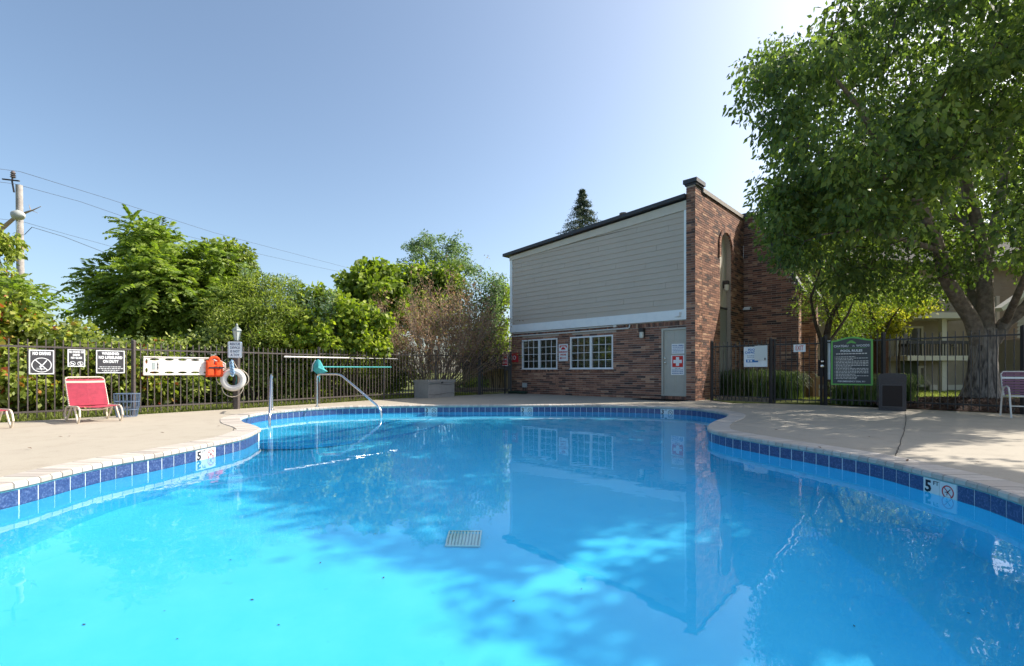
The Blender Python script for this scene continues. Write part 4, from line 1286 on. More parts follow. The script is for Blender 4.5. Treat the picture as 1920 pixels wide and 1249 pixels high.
p0 = on_line(535, *(LF[5], LF[6])) + Vector((.06, -.10, 0)); p1 = on_line(742, *sD) + Vector((.06, -.06, 0))
t = thing('telescopic_pole', 'long pale pole hung level along the fence above the teal net', 'pole', (p0.x, p0.y, z_at(669, p0.y)))
e = Vector((p1.x, p1.y, z_at(673, p1.y))) - t.location
M_polew = material('pale_aluminium', (.72, .66, .62), .35, .5)
MB().tube([(0, 0, 0), tuple(e * .55)], .019, 8).build('outer_tube', M_polew, t); MB().tube([tuple(e * .55), tuple(e)], .014, 8).build('inner_tube', M_steel, t); MB().tube([tuple(e * -.012), tuple(e * .03)], .021, 8).build('grip', M_offwhite, t)

# ---- strap lounge chairs
def lounge(label, frame_m, strap_m, loc, yaw):
    """low strap lounger: x = width, +y = foot end, the back rest leans over -y"""
    t = thing('lounge_chair', label, 'lounger', loc, yaw, 'red strap loungers on the left deck')
    Wd = .60; zs = .27
    for s_ in (-1, 1):
        x = s_ * Wd / 2
        MB().tube([(x, .06, zs - .01), (x, .0, zs + .005), (x, .60, zs + .02), (x, .70, zs + .0)], .0155, 8).build('side_rail', frame_m, t, smooth=True)
        MB().tube([(x, .02, zs + .005), (x, -.07, zs - .03), (x * 1.02, -.12, .13), (x * 1.02, -.06, .0)], .0155, 8).build('leg', frame_m, t, smooth=True)
        MB().tube([(x, .24, zs - .0), (x, .10, .14), (x * 1.02, -.05, .012)], .0155, 8).build('leg', frame_m, t, smooth=True)
        MB().tube([(x, .66, zs + .01), (x, .74, zs - .04), (x * 1.02, .77, .13), (x * 1.02, .66, .0)], .0155, 8).build('leg', frame_m, t, smooth=True)
        MB().tube([(x, .42, zs - .0), (x, .54, .14), (x * 1.02, .65, .012)], .0155, 8).build('leg', frame_m, t, smooth=True)
    bt, bb_ = (-.22, .80), (.07, zs)
    def bp(f, x): return (x, bb_[0] + (bt[0] - bb_[0]) * f, bb_[1] + (bt[1] - bb_[1]) * f)
    x = Wd / 2 - .015; r_ = .05
    pts = [bp(0, -x), bp(.5, -x), bp(1 - r_ / .6, -x), bp(1 - .02, -x + .015), bp(1, -x + r_), bp(1, x - r_), bp(1 - .02, x - .015), bp(1 - r_ / .6, x), bp(.5, x), bp(0, x)]
    MB().tube(pts, .0155, 8).build('back_frame', frame_m, t, smooth=True)
    n_ = 13
    for k in range(n_):
        f = .03 + k * (.90 / n_) + .03; wdt = .041
        p, q = Vector(bp(f, -x)), Vector(bp(f, x)); sag = Vector((0, .012, -.003))
        mb = MB()
        for (off_) in (-.018, .018):
            for (a, b) in ((p, (p + q) / 2 + sag), ((p + q) / 2 + sag, q)):
                mb.bar(a + Vector((0, off_ * .9, off_ * .5)), b + Vector((0, off_ * .9, off_ * .5)), .003, wdt)
        is_w = k in (n_ - 2,)
        mb.build('strap', M_cream if is_w else strap_m, t, label='cream strap' if is_w else None)
    for k in range(10):
        y_ = .10 + k * .055
        mb = MB()
        for (a, b) in (((-x, y_, zs + .014), (0, y_, zs - .008)), ((0, y_, zs - .008), (x, y_, zs + .014))): mb.bar(a, b, .045, .003)
        mb.build('strap', strap_m, t)
    MB().tube([(-x, .30, zs - .005), (-x * .5, .30, zs - .06), (x * .5, .30, zs - .06), (x, .30, zs - .005)], .013, 8).build('cross_bar', frame_m, t, smooth=True)
    return t
M_cream = material('cream_strap', (.68, .62, .50), .5)
FRM = M_frame
A_, B_, C_, D_ = gp(126, 790.4), gp(144.4, 795), gp(203, 785.8), gp(227, 789)
mid = (A_ + C_) / 2; foot = (B_ + D_) / 2
ax = math.atan2(foot.y - mid.y, foot.x - mid.x) - math.pi / 2
l1 = lounge('red strap lounger with cream frame and raised back, in front of the warning signs', FRM, M_red, mid, ax)
l1.scale = (.93, .93, .95)
def copy_tree(o, label, loc=None, rz=None):
    c_ = o.copy(); C.objects.link(c_)
    if label: c_['label'] = label
    if loc is not None: c_.location = loc
    if rz is not None: c_.rotation_euler = (0, 0, rz)
    for ch in list(o.children):
        d_ = ch.copy(); C.objects.link(d_); d_.parent = c_
        for g_ in list(ch.children):
            e_ = g_.copy(); C.objects.link(e_); e_.parent = d_
    return c_
l2 = copy_tree(l1, 'red strap lounger cut off by the left edge, only one end showing', l1.location + Vector((-.80, -1.12, 0)), ax + math.radians(4))

# blue wire bin behind the lounger
pb = gp(238, 781.5)
M_bluew = material('blue_coated_wire', (.10, .15, .24), .5, .4)
t = thing('wire_bin', 'blue grey wire basket on the deck beside the fence post', 'basket', pb)
mb = MB()
for k in range(22):
    a = 2 * math.pi * k / 22
    mb.tube([(.155 * math.cos(a), .155 * math.sin(a), .01), (.19 * math.cos(a), .19 * math.sin(a), .22), (.20 * math.cos(a), .20 * math.sin(a), .44)], .0045, 4)
mb.build('wires', M_bluew, t)
for r_, z in ((.155, .01), (.178, .14), (.192, .29), (.203, .44)): MB().ring((0, 0, z), r_, .007, 28, 5, 'Z').build('hoop', M_bluew, t)

# deck storage box
nb_ = gp(803, 747); rb_ = gp(858, 743); lb_ = gp(784, 745.2)
yaw = math.atan2(rb_.y - nb_.y, rb_.x - nb_.x)
L_ = 1.38; D_b = .60
t = thing('storage_box', 'grey lidded plastic storage box on the deck in front of the fence', 'deck box', nb_, yaw)
M_resin = material('taupe_resin', (.34, .33, .32), .55, .3, noise=(5, (.28, .27, .26), .4, .7))
MB().box((L_ / 2, D_b / 2, .25), (L_, D_b, .50)).build('body', M_resin, t)
MB().box((L_ / 2, D_b / 2, .545), (L_ + .05, D_b + .05, .085)).build('lid', M_resin, t)
mb = MB()
for zz, amp in ((.44, .02), (.12, -.02)):
    pts = [(.03 + (L_ - .06) * k / 14, -.004, zz + amp * math.sin(k / 14 * math.pi * 2)) for k in range(15)]
    mb.tube(pts, .006, 4)
mb.build('moulded_ribs', M_signgrey, t); MB().box((L_ * .5, -.02, .50), (.09, .02, .05)).build('latch', M_signgrey, t)

# red 911 sign on the latch post
c_ = Vector((*gpst2.location.xy, 0)) + Vector((-.20, -.14, 0))
t = thing('dial_sign', 'red and white dial 911 sign on the post of the left gate', 'sign', (c_.x - .02, c_.y, z_at(675, c_.y)), math.radians(-8))
MB().box((0, 0, 0), (.24, .006, .46)).build('panel', M_white, t); MB().box((0, -.004, -.04), (.21, .002, .34)).box((0, -.004, .175), (.21, .002, .07)).build('red_field', M_signred, t)
text('DIAL', .095, M_white, t, (0, -.006, .02), bold=.003, sx=.9); text('911', .12, M_white, t, (0, -.006, -.11), bold=.003, sx=.9)

# ---- right fence signs
seg1, segG, segR = (RF[0], RF[1]), (RF[1], RF[2]), (RF[2], RF[3])
c, yaw, w, p, q = fence_frame(1396, 1440, *seg1, y=-.04)
zt, zb = z_at(650, c.y), z_at(688, c.y); h = zt - zb
t = thing('capacity_sign', 'pale blue and white pool capacity sign half covered by a blank board', 'sign', (c.x, c.y, (zt + zb) / 2), yaw)
M_bluesign = material('blue_print', (.03, .16, .42), .5)
MB().box((0, 0, 0), (w, .006, h)).build('panel', M_white, t)
text('POOL\nCAPACITY', h * .15, M_bluesign, t, (-w * .14, -.004, h * .28), bold=.003, space=.9)
mb = MB(); dashes(mb, -w * .36, w * .05, h * .06, .03, y=-.004); dashes(mb, -w * .36, w * .05, -h * .02, .03, y=-.004); mb.build('small_print', material('grey_print', (.4, .45, .5), .6), t)
MB().box((-w * .14, -.004, -h * .20), (w * .52, .002, h * .15)).build('blue_panel', M_bluesign, t)
mb = MB(); dashes(mb, -w * .36, w * .08, -h * .12, .02, y=-.0056); mb.box((-w * .30, -.0056, -h * .2), (.05, .001, .05)); mb.box((-w * .18, -.0056, -h * .2), (.05, .001, .05)); mb.build('pictograms', M_white, t)
c, yaw, w, p, q = fence_frame(1417, 1441, *seg1, y=-.07)
zt, zb = z_at(648, c.y), z_at(676, c.y)
t = thing('blank_board', 'blank white board hung over the right half of the capacity sign', 'board', (c.x, c.y, (zt + zb) / 2), yaw)
MB().box((0, 0, 0), (w, .008, zt - zb)).build('panel', material('dull_white', (.62, .64, .62), .6), t); MB().box((w * .32, -.006, -(zt - zb) * .40), (.025, .01, .06)).build('clip', M_ink, t)
c, yaw, w, p, q = fence_frame(1488, 1510.5, *segG, y=-.04)
zt, zb = z_at(646, c.y), z_at(660, c.y)
t = thing('exit_sign', 'white sign with red exit lettering wired to the right gate', 'sign', (c.x, c.y, (zt + zb) / 2), yaw)
MB().box((0, 0, 0), (w, .006, zt - zb)).build('panel', M_white, t); text('EXIT', (zt - zb) * .92, M_signred, t, (0, -.005, 0), bold=.001, sx=.36 * w / (zt - zb))
# pool rules board
c, yaw, w, p, q = fence_frame(1560, 1638, *segR, y=-.06)
zt, zb = z_at(637, c.y), z_at(723, c.y); h = zt - zb
M_lime = material('lime_green_paint', (.16, .46, .10), .45); M_board = material('charcoal_board', (.075, .078, .082), .5)
t = thing('pool_rules_sign', 'large charcoal pool rules board with lime green border and arched top', 'sign', (c.x, c.y, (zt + zb) / 2), yaw)
def arch_poly(w, h, rise, n_=14):
    pts = [(w / 2, -h / 2), (w / 2, h / 2)]
    for k in range(1, n_):
        f = k / n_; pts.append((w / 2 - w * f, h / 2 + rise * (.5 - .5 * math.cos(2 * math.pi * f))))
    return pts + [(-w / 2, h / 2), (-w / 2, -h / 2)]
MB().prism(arch_poly(w, h - .02, .085), -.012, .012).build('border', M_lime, t)
MB().prism(arch_poly(w - .075, h - .085, .078), -.020, -.0125).build('board', M_board, t)
tree_ = MB()
for (x, z, r_) in ((0, .075, .05), (-.045, .055, .035), (.045, .055, .035), (-.08, .04, .02), (.08, .04, .02)):
    tree_.prism([(x + r_ * math.cos(a * math.pi / 6), h / 2 - .085 + z - .04 + r_ * .6 * math.sin(a * math.pi / 6)) for a in range(12)], -.0225, -.0205)
tree_.build('tree_emblem', M_lime, t)
text('CHATEAU', .078, M_white, t, (-.215, -.022, h / 2 - .155), bold=.0005, sx=.88); text('IN\nTHE', .030, M_white, t, (.045, -.022, h / 2 - .155), space=.7); text('WOODS', .078, M_white, t, (.235, -.022, h / 2 - .155), bold=.0005, sx=.88)
MB().box((0, -.021, h / 2 - .205), (w - .25, .002, .006)).build('rule_line', M_lime, t)
text('POOL RULES', .080, M_white, t, (0, -.022, h / 2 - .275), bold=.002)
mb = MB(); dashes(mb, -w * .37, w * .37, h / 2 - .345, .022, y=-.022, wmin=.03, wmax=.08, gap=.012); z = h / 2 - .42
while z > -h / 2 + .16:
    short = rng.random() < .35
    mb.box((-w * .40, -.022, z), (.010, .001, .010)); dashes(mb, -w * .375, w * (.0 + .2 * rng.random()) if short else w * .40, z, .015, y=-.022, wmin=.015, wmax=.06, gap=.012); z -= .036
mb.build('rules_text', M_offwhite, t, kind='stuff')
text('FOR EMERGENCY DIAL 911', .050, M_white, t, (0, -.022, -h / 2 + .10), bold=.001, sx=.95)
t2 = thing('sign_back_panel', 'narrow white panel edge behind the left side of the pool rules board', 'panel', (p.x - .03, p.y + .10, 1.16), yaw)
MB().box((0, 0, 0), (.12, .01, 1.0)).build('panel', M_white, t2)

# litter bin
pb = gp(1672.5, 770.5)
t = thing('litter_bin', 'square black brown litter bin with panelled front by the right fence', 'bin', (pb.x + .15, pb.y + .19, 0), math.radians(-37))
t.scale = (.84, .84, .99)
M_bin = material('stippled_dark_plastic', (.045, .038, .040), .55, .4, noise=(60, (.075, .066, .068), .4, .65), bump=(120, .5, .003))
MB().box((0, 0, .335), (.57, .56, .66)).build('body', M_bin, t)
MB().box((0, 0, .672), (.59, .58, .02)).build('rim', M_bin, t)
tp_ = MB(); secs = [(.29, .68), (.29, .80), (.26, .825), (.15, .845), (.0, .85)]
tp_.prism([(-.29, .683), (.29, .683), (.29, .79), (.24, .82), (.10, .835), (-.10, .835), (-.24, .82), (-.29, .79)], -.285, .285); tp_.build('hood', M_bin, t)
for s_ in (-1,):
    fr = MB()
    for (x, z, dx, dz) in ((0, .57, .44, .015), (0, .09, .44, .015), (-.215, .33, .015, .47), (.215, .33, .015, .47)): fr.box((x, s_ * .288, z), (dx, .022, dz))
    fr.build('panel_frame', material('bin_frame', (.075, .066, .070), .45, .5), t)
    MB().box((0, s_ * .2825, .33), (.415, .006, .465)).build('panel', material('bin_panel', (.032, .024, .022), .7, .2, bump=(120, .5, .003)), t)
MB().box((0, -.290, .74), (.42, .022, .055)).build('hood_flap', M_bin, t)

# armchair at the right edge
A_ = gp(1877, 779.5)
t = thing('strap_armchair', 'white framed armchair with purple and white straps at the right edge', 'armchair', A_, math.atan2(-.54, .84))
# local: x to the chair's other side frame, -y to its front
M_wf = material('white_tube_frame', (.66, .64, .60), .35, .4)
Wc = .58; zc = .40
for x in (0, Wc):
    MB().tube([(x, .04, 0), (x, -.02, .28), (x, -.10, .50), (x, -.16, .565), (x, -.34, .585), (x, -.44, .56), (x, -.50, .45), (x, -.60, .0)], .014, 8).build('side_frame', M_wf, t, smooth=True)
MB().tube([(.03, -.50, zc), (.03, -.05, zc - .02), (.03, .07, .60), (.03, .13, .82), (.06, .14, .86), (Wc - .06, .14, .86), (Wc - .03, .13, .82), (Wc - .03, .07, .60), (Wc - .03, -.05, zc - .02), (Wc - .03, -.50, zc), (.03, -.50, zc)], .014, 8).build('seat_back_frame', M_wf, t, smooth=True)
for k in range(9):
    f = k / 8; z = .44 + .40 * f; y = -.02 + .15 * f
    wht = k in (6, )
    MB().bar((.03, y, z), (Wc - .03, y, z), .004, .038).build('strap', M_white if wht else M_purple, t, label='white strap' if wht else None)
for k in range(9):
    y = -.48 + .05 * k
    wht = k in (0,)
    MB().bar((.03, y, zc + .014), (Wc - .03, y, zc + .014), .040, .004).build('strap', M_white if wht else M_purple, t, label='white strap' if wht else None)
MB().bar((0, -.52, .22), (Wc, -.52, .22), .02).build('stretcher', M_wf, t)

# ================================================================ TREES, HEDGES AND PLANTS
M_bark = material('grey_brown_bark', (.16, .135, .115), .95, .1, noise=(7, (.29, .25, .215), .4, .65), bump=(18, .9, .03))
M_bark2 = material('dark_bark', (.055, .042, .034), .95, .1, noise=(8, (.11, .09, .07), .4, .7))
L_maple = leaf_mat('silver_green_leaves', (0.036, 0.064, 0.024), (0.105, 0.155, 0.048), (0.235, 0.29, 0.085), .48)
L_bright = leaf_mat('bright_leaves', (.055, .090, .016), (.165, .225, .032), (.34, .40, .055), .35)
L_lime = leaf_mat('lime_leaves', (.060, .095, .012), (.185, .245, .024), (.38, .43, .05), .35)
L_mid = leaf_mat('mid_green_leaves', (0.060, 0.090, 0.018), (0.175, 0.225, 0.038), (0.35, 0.40, 0.085), .32)
L_dark = leaf_mat('ivy_leaves', (0.038, 0.068, 0.018), (0.155, 0.205, 0.045), (0.36, 0.39, 0.12), .30)
L_vine = material('vine_leaves', (.14, .17, .03), .55, .35, tone=[(0, (0.075, 0.11, 0.016)), (.45, (0.23, 0.29, 0.040)), (.80, (0.351, 0.403, 0.065)), (.93, (0.390, 0.208, 0.065)), (1, (0.364, 0.091, 0.046))], trans=(.32, (1.5, 1.6, .7)))
L_frond = leaf_mat('pinnate_leaves', (.060, .095, .020), (.165, .235, .040), (.32, .38, .085), .35)
L_yellow = leaf_mat('yellow_green_leaves', (.11, .12, .022), (.24, .235, .04), (.42, .38, .075), .42)
L_brown = material('dry_brown_leaves', (.2, .12, .07), .8, .1, tone=[(0, (.18, .12, .08)), (.5, (.35, .235, .15)), (.80, (.43, .29, .18)), (1, (.36, .38, .08))], trans=(.2, (1.3, 1, .8)))
L_spruce = leaf_mat('spruce_needles', (0.025, 0.049, 0.031), (0.056, 0.091, 0.056), (0.112, 0.154, 0.091), .1)
L_pale = leaf_mat('pale_grey_green_leaves', (0.070, 0.112, 0.063), (0.140, 0.210, 0.119), (0.266, 0.350, 0.210), .3)
M_twig = material('dry_twigs', (.20, .15, .12), .9, .1, tone=[(0, (.20, .145, .115)), (1, (.48, .37, .29))])

def crown(parent, verts, tone, m, name='foliage'):
    base = parent.location
    v = verts.reshape(-1, 3) - np.array(base)
    return put(name, np_mesh(name, v, 4, m, tone), parent, kind='stuff')

def trunk(parent, limbs, m, name='trunk', n=8, smooth=True):
    mb = MB(); b = parent.location
    for pts, r in limbs: mb.tube([Vector(p) - b for p in pts], r, n)
    return mb.build(name, m, parent, smooth=smooth)

def wiggle(a, b, n, amp):
    a, b = Vector(a), Vector(b); L = (b - a).length
    out = []
    for k in range(n + 1):
        f = k / n; p = a.lerp(b, f)
        if 0 < k < n: p = p + Vector(rng.normal(size=3)) * amp * L
        out.append(p)
    return out

def blob_points(n, c, r, shell=.55):
    """cluster centres spread through an ellipsoid, denser towards its surface"""
    d = unit(rng.normal(size=(n, 3))); f = shell + (1 - shell) * rng.random((n, 1)) ** .7
    f = np.where(rng.random((n, 1)) < .25, rng.random((n, 1)) * shell, f)
    return np.array(c) + d * f * np.array(r)

def bush(name, label, cat, blobs, per, leaf, m, ncl, crad, stems=7, bark=None, group=None, droop=.3, wide=.55, tvar=.22, base_tone=.5, ground=-.03):
    """blobs: (centre, radii) ellipsoids; leaves in clumps; stems from the ground into the crown"""
    cs = []; w = np.array([b[1][0] * b[1][1] + b[1][1] * b[1][2] + b[1][0] * b[1][2] for b in blobs]); w = w / w.sum()
    for b, f in zip(blobs, w): cs.append(blob_points(max(3, int(ncl * f)), *b))
    cs = np.vstack(cs); cs[:, 2] = np.maximum(cs[:, 2], .12 + .2 * rng.random(len(cs)))
    cs = np.array([c for c in cs if mnoise.noise(Vector(c) * 1.25) > -.22])
    cs += np.array([tuple(mnoise.noise_vector(Vector(c) * .9)) for c in cs]) * np.mean([b[1][0] for b in blobs]) * .38
    cs[:, 2] = np.maximum(cs[:, 2], .12)
    cx, cy = blobs[0][0][0], blobs[0][0][1]
    t = thing(name, label, cat, (cx, cy, ground), 0, group)
    v, tone = cluster_leaves(cs, crad * (.7 + .6 * rng.random(len(cs))), per, leaf, droop, wide, tvar, base_tone)
    crown(t, v, tone, m)
    limbs = []
    for k in range(stems):
        e = cs[rng.integers(len(cs))]; x0 = e[0] * .6 + cx * .4 + rng.normal() * .15; y0 = e[1] * .6 + cy * .4
        limbs.append((wiggle((x0, y0, ground), e, 4, .05), [.03, .025, .02, .013, .006]))
    trunk(t, limbs, bark or M_bark2, 'stems', 5)
    return t

# ---- hedge and vine mass behind the left fence (world positions, from near left to far right)
FN = [Vector((*p, 0)) for p in LF]
def beyond(i, f, off):
    """a point off metres outside the fence, at panel i and fraction f"""
    a, b = FN[i], FN[i + 1]; u = (b - a).normalized(); n_ = Vector((-u.y, u.x, 0))
    p = a.lerp(b, f) + n_ * off
    return p
def mass(segs, off, rr, zc, rz, jit=.25):
    bl = []
    for (i, f) in segs:
        p = beyond(i, f, off + rng.normal() * jit * .4)
        k = 1 + rng.normal() * .10
        bl.append(((p.x, p.y, zc * k), (rr * k, rr * k, rz * k)))
    return bl
def segs(i0, i1, step):
    out = []; x = i0
    while x < i1: out.append((int(x), x - int(x))); x += step
    return out
# vine covered hedge at the far left: tall at the left, falling to the right
vb = []
for (i, f) in segs(0.2, 4.6, .33):
    s_ = i + f; top = float(np.interp(s_, [0, 1.5, 2.6, 3.2, 3.9, 4.6], [3.3, 3.1, 2.75, 2.35, 1.85, 1.5])) * (1 + rng.normal() * .04)
    p = beyond(i, f, 2.15)
    vb.append(((p.x, p.y, top * .48), (.95, .95, top * .52)))
bush('vine_hedge', 'yellow green vine covered hedge with reddish tips behind the far left of the fence', 'hedge', vb, 46, .115, L_vine, 1500, .26, 20, droop=.5, wide=.75, tvar=.26, base_tone=.48)
# low leafy undergrowth between lounger and lamp post
vb = []
for (i, f) in segs(3.4, 6.0, .30):
    p = beyond(i, f, 2.1); top = 1.75 + .3 * rng.random()
    vb.append(((p.x, p.y, top * .48), (.9, .9, top * .52)))
bush('ivy_hedge', 'dense dark ivy hedge behind the backboard and ring buoy', 'hedge', vb, 46, .10, L_dark, 1000, .25, 16, droop=.45, wide=.7, tvar=.30, base_tone=.55)
vb = []
for (i, f) in segs(5.9, 8.1, .28):
    p = beyond(i, f, 2.15); top = float(np.interp(i + f, [6, 7, 8.1], [2.3, 2.2, 1.7])) + .25 * rng.random()
    vb.append(((p.x, p.y, top * .48), (.95, .95, top * .52)))
bush('mixed_hedge', 'mid green shrub hedge behind the fence where the teal net hangs', 'hedge', vb, 44, .11, L_mid, 1000, .27, 16, droop=.4, wide=.6, tvar=.26, base_tone=.55)

# ---- pinnate leaved trees (long fern like leaves)
def frond_tree(name, label, base, blobs, nfr, m, L=.62, group=None, trunks=3):
    t = thing(name, label, 'tree', base, 0, group)
    lob = []
    for (c, r) in blobs:                                # break each mass into uneven lobes
        for k in range(5):
            q = unit(rng.normal(size=3)) * (.35 + .5 * rng.random()); f = .38 + .25 * rng.random()
            lob.append(((c[0] + q[0] * r[0], c[1] + q[1] * r[1], c[2] + q[2] * r[2]), (r[0] * f, r[1] * f, max(r[2] * f, .3))))
    blobs = [(c, (r[0] * .72, r[1] * .72, r[2] * .72)) for c, r in blobs] + lob
    w = np.array([b[1][0] * b[1][2] for b in blobs]); w = w / w.sum()
    S_, D_, Cn = [], [], []
    for (c, r), f in zip(blobs, w):
        n_ = int(nfr * f); pts = blob_points(n_, c, r, .7)
        d = (pts - np.array(c)) / np.array(r); d = unit(d + rng.normal(size=d.shape) * .45 + np.array([0, 0, .25]))
        S_.append(pts); D_.append(d); Cn.append(np.full(n_, rng.normal() * .06))
    S_, D_, Cn = np.vstack(S_), np.vstack(D_), np.concatenate(Cn)
    n_ = len(S_); Ls = L * (.6 + .7 * rng.random(n_)); K = 10
    K = 8; up = np.array([0, 0, 1.0]); side = unit(np.cross(D_, up) + rng.normal(size=D_.shape) * .15); nor = np.cross(side, D_)
    pos, ax_, sz, tn = [], [], [], []
    tone0 = .5 + rng.normal(size=n_) * .17 + Cn
    for k in range(K):
        f = (k + 1) / K
        p = S_ + D_ * (Ls * f)[:, None] - np.array([0, 0, 1.0]) * (Ls * .42 * f * f)[:, None]
        dk = unit(D_ - np.array([0, 0, 1.0]) * (.84 * f))
        for s in (-1, 1):
            pos.append(p); ax_.append(side * s + dk * .55 + np.array([0, 0, -.35])); sz.append(Ls * .30 * (1 - .45 * abs(f - .5) * 1.6)); tn.append(tone0 + rng.normal(size=n_) * .1)
    pos, ax_, sz, tn = np.vstack(pos), np.vstack(ax_), np.concatenate(sz), np.clip(np.concatenate(tn), 0, 1)
    crown(t, leaf_quads(pos, ax_, sz, .50, flat=.45), tn, m)
    limbs = []
    for k in range(trunks):
        c = blobs[k % len(blobs)][0]
        limbs.append((wiggle((base[0] + rng.normal() * .2, base[1] + rng.normal() * .2, base[2]), (c[0], c[1], c[2] + .2), 5, .04), [.09, .08, .065, .05, .035, .02]))
    for k in range(26):
        b_ = blobs[rng.integers(len(blobs))]; e = blob_points(1, *b_)[0]
        limbs.append((wiggle((base[0] * .5 + b_[0][0] * .5, base[1] * .5 + b_[0][1] * .5, b_[0][2] * .55), e, 4, .05), [.03, .026, .02, .014, .007]))
    trunk(t, limbs, M_bark2, 'trunk', 5)
    return t
def B(px, py, d, rx, rz, ry=None):
    p = at(px, py, d); return ((p.x, p.y, p.z), (rx, ry or rx, rz))
bl = [B(290, 470, 14.5, .95, .85), B(240, 530, 14, 1.05, .75), B(330, 545, 14, 1.3, .9), B(400, 500, 14.8, 1.05, .75), B(400, 560, 14, 1.2, .8), B(300, 600, 14, 1.5, .6), B(250, 575, 14.2, .9, .5)]
frond_tree('pinnate_tree', 'big tree with long fern like leaves rising behind the backboard', (at(330, 700, 14.3).x, 14.3, -.03), bl, 2700, L_frond)
bl = [B(290, 450, 15.2, .65, .55), B(268, 470, 15.2, .5, .4), B(315, 485, 15.2, .5, .5), B(425, 480, 15.4, .75, .45), B(455, 505, 15.4, .45, .4)]
bush('dark_tree', 'small leaved darker tree topping out above the fern leaved tree', 'tree', bl, 34, .13, L_mid, 300, .27, 9, droop=.5, base_tone=.35, wide=.6)
bl = [B(-30, 560, 10.4, .8, .55), B(20, 545, 10.8, .45, .35), B(45, 575, 10.5, .35, .25)]
frond_tree('pinnate_tree', 'fern leaved sapling poking above the vine hedge at the left edge', (at(5, 700, 10.6).x, 10.6, -.03), bl, 240, L_frond, .55, trunks=2)
bl = [B(-30, 450, 15, .9, .6), B(-60, 520, 15, 1.0, .9), B(8, 465, 15, .35, .45), B(0, 530, 15, .5, .4)]
bush('vine_tree', 'vine draped tree behind the utility pole at the left edge', 'tree', bl, 40, .14, L_vine, 190, .3, 8, droop=.9, base_tone=.35)

# ---- shrubs and trees along the middle left
bl = [B(470, 560, 13.5, .75, .75), B(520, 565, 13.6, .7, .65), B(500, 610, 13.2, 1.0, .7), B(555, 590, 13.8, .7, .5), B(430, 600, 13, .8, .8)]
bush('willow_shrub', 'tall upright shrub with fine narrow leaves behind the lamp post', 'shrub', bl, 60, .10, L_mid, 420, .26, 14, droop=-.2, wide=.28, tvar=.2, base_tone=.62)
sp = thing('shrub_spires', 'loose upright leafy shoots standing above the fine leaved shrub', 'shrub', (at(520, 560, 13.8).x, 13.8, -.03))
cs = []
limbs = []
for k in range(46):
    px = 455 + 175 * rng.random(); topy = np.interp(px, [455, 500, 540, 575, 630], [500, 505, 528, 560, 545]) + rng.normal() * 9
    d = 13.8 + rng.normal() * .3; a = at(px, 640, d); b = at(px + rng.normal() * 8, topy, d)
    pts = wiggle(a, b, 6, .015); limbs.append((pts, [.012, .01, .009, .008, .006, .004, .002]))
    for j in range(16): 
        f = j / 15; q = Vector(pts[0]).lerp(Vector(pts[-1]), f); cs.append(tuple(q))
v, tone = cluster_leaves(cs, .085, 7, .095, .1, .4, .2, .5); crown(sp, v, tone, L_pale); trunk(sp, limbs, M_bark2, 'stems', 4)
bl = [B(600, 590, 14.5, .8, .55), B(640, 600, 14.3, .95, .75), B(690, 630, 14.6, .9, .65), B(610, 630, 14.0, 1.0, .6), B(650, 570, 14.8, .5, .4), B(560, 625, 14, .7, .5), B(605, 562, 14.6, .35, .3)]
bush('maple_bush', 'bright lime green broad leaved bush behind the white pole', 'bush', bl, 62, .135, L_lime, 560, .27, 12, droop=.5, wide=.85, tvar=.26, base_tone=.48)
bl = [B(690, 530, 21, 1.1, .85), B(720, 560, 21, 1.2, 1.0), B(665, 570, 21, 1.0, .9), B(700, 505, 21, .5, .45), B(680, 620, 20.5, 1.6, 1.1)]
bush('broadleaf_tree', 'rounded bright green tree left of the dry twiggy shrub', 'tree', bl, 36, .24, L_bright, 380, .40, 10, droop=.5, wide=.8, base_tone=.45)
bl = [B(800, 520, 24, 1.6, .85), B(760, 540, 24, 1.3, 1.0), B(830, 545, 24, 1.4, .9), B(790, 585, 23.5, 2.0, 1.2)]
bush('leafy_tree', 'mid green tree directly behind the dry twiggy shrub', 'tree', bl, 36, .24, L_bright, 420, .42, 8, droop=.5, wide=.6, base_tone=.35)
# airy tree with separate tufts on thin branches
t = thing('airy_tree', 'sparse tree with tufted branches standing above the others', 'tree', (at(810, 700, 28).x, 28, -.03))
tufts = [(785, 455, .55), (808, 450, .45), (832, 458, .6), (852, 456, .45), (775, 475, .6), (812, 470, .6), (845, 480, .55), (860, 492, .6), (872, 500, .4), (800, 490, .7), (835, 500, .6), (765, 490, .5), (882, 508, .35), (790, 465, .5), (822, 482, .6), (855, 470, .4), (870, 488, .45), (778, 460, .3)]
cs, cr, limbs = [], [], []
root_ = at(808, 700, 28)
limbs.append((wiggle(root_, at(812, 540, 28), 4, .02), [.2, .17, .14, .11, .09]))
for px, py, r_ in tufts:
    c = at(px, py, 28 + rng.normal() * .8)
    for k in range(9): cs.append(tuple(c + Vector(rng.normal(size=3)) * r_ * .5)); cr.append(.28)
    limbs.append((wiggle(at(812, 545 + rng.normal() * 8, 28), c, 5, .04), [.07, .06, .045, .035, .025, .012]))
v, tone = cluster_leaves(cs, cr, 42, .15, .2, .4, .2, .45); crown(t, v, tone, L_pale); trunk(t, limbs, M_bark2, 'trunk', 5)
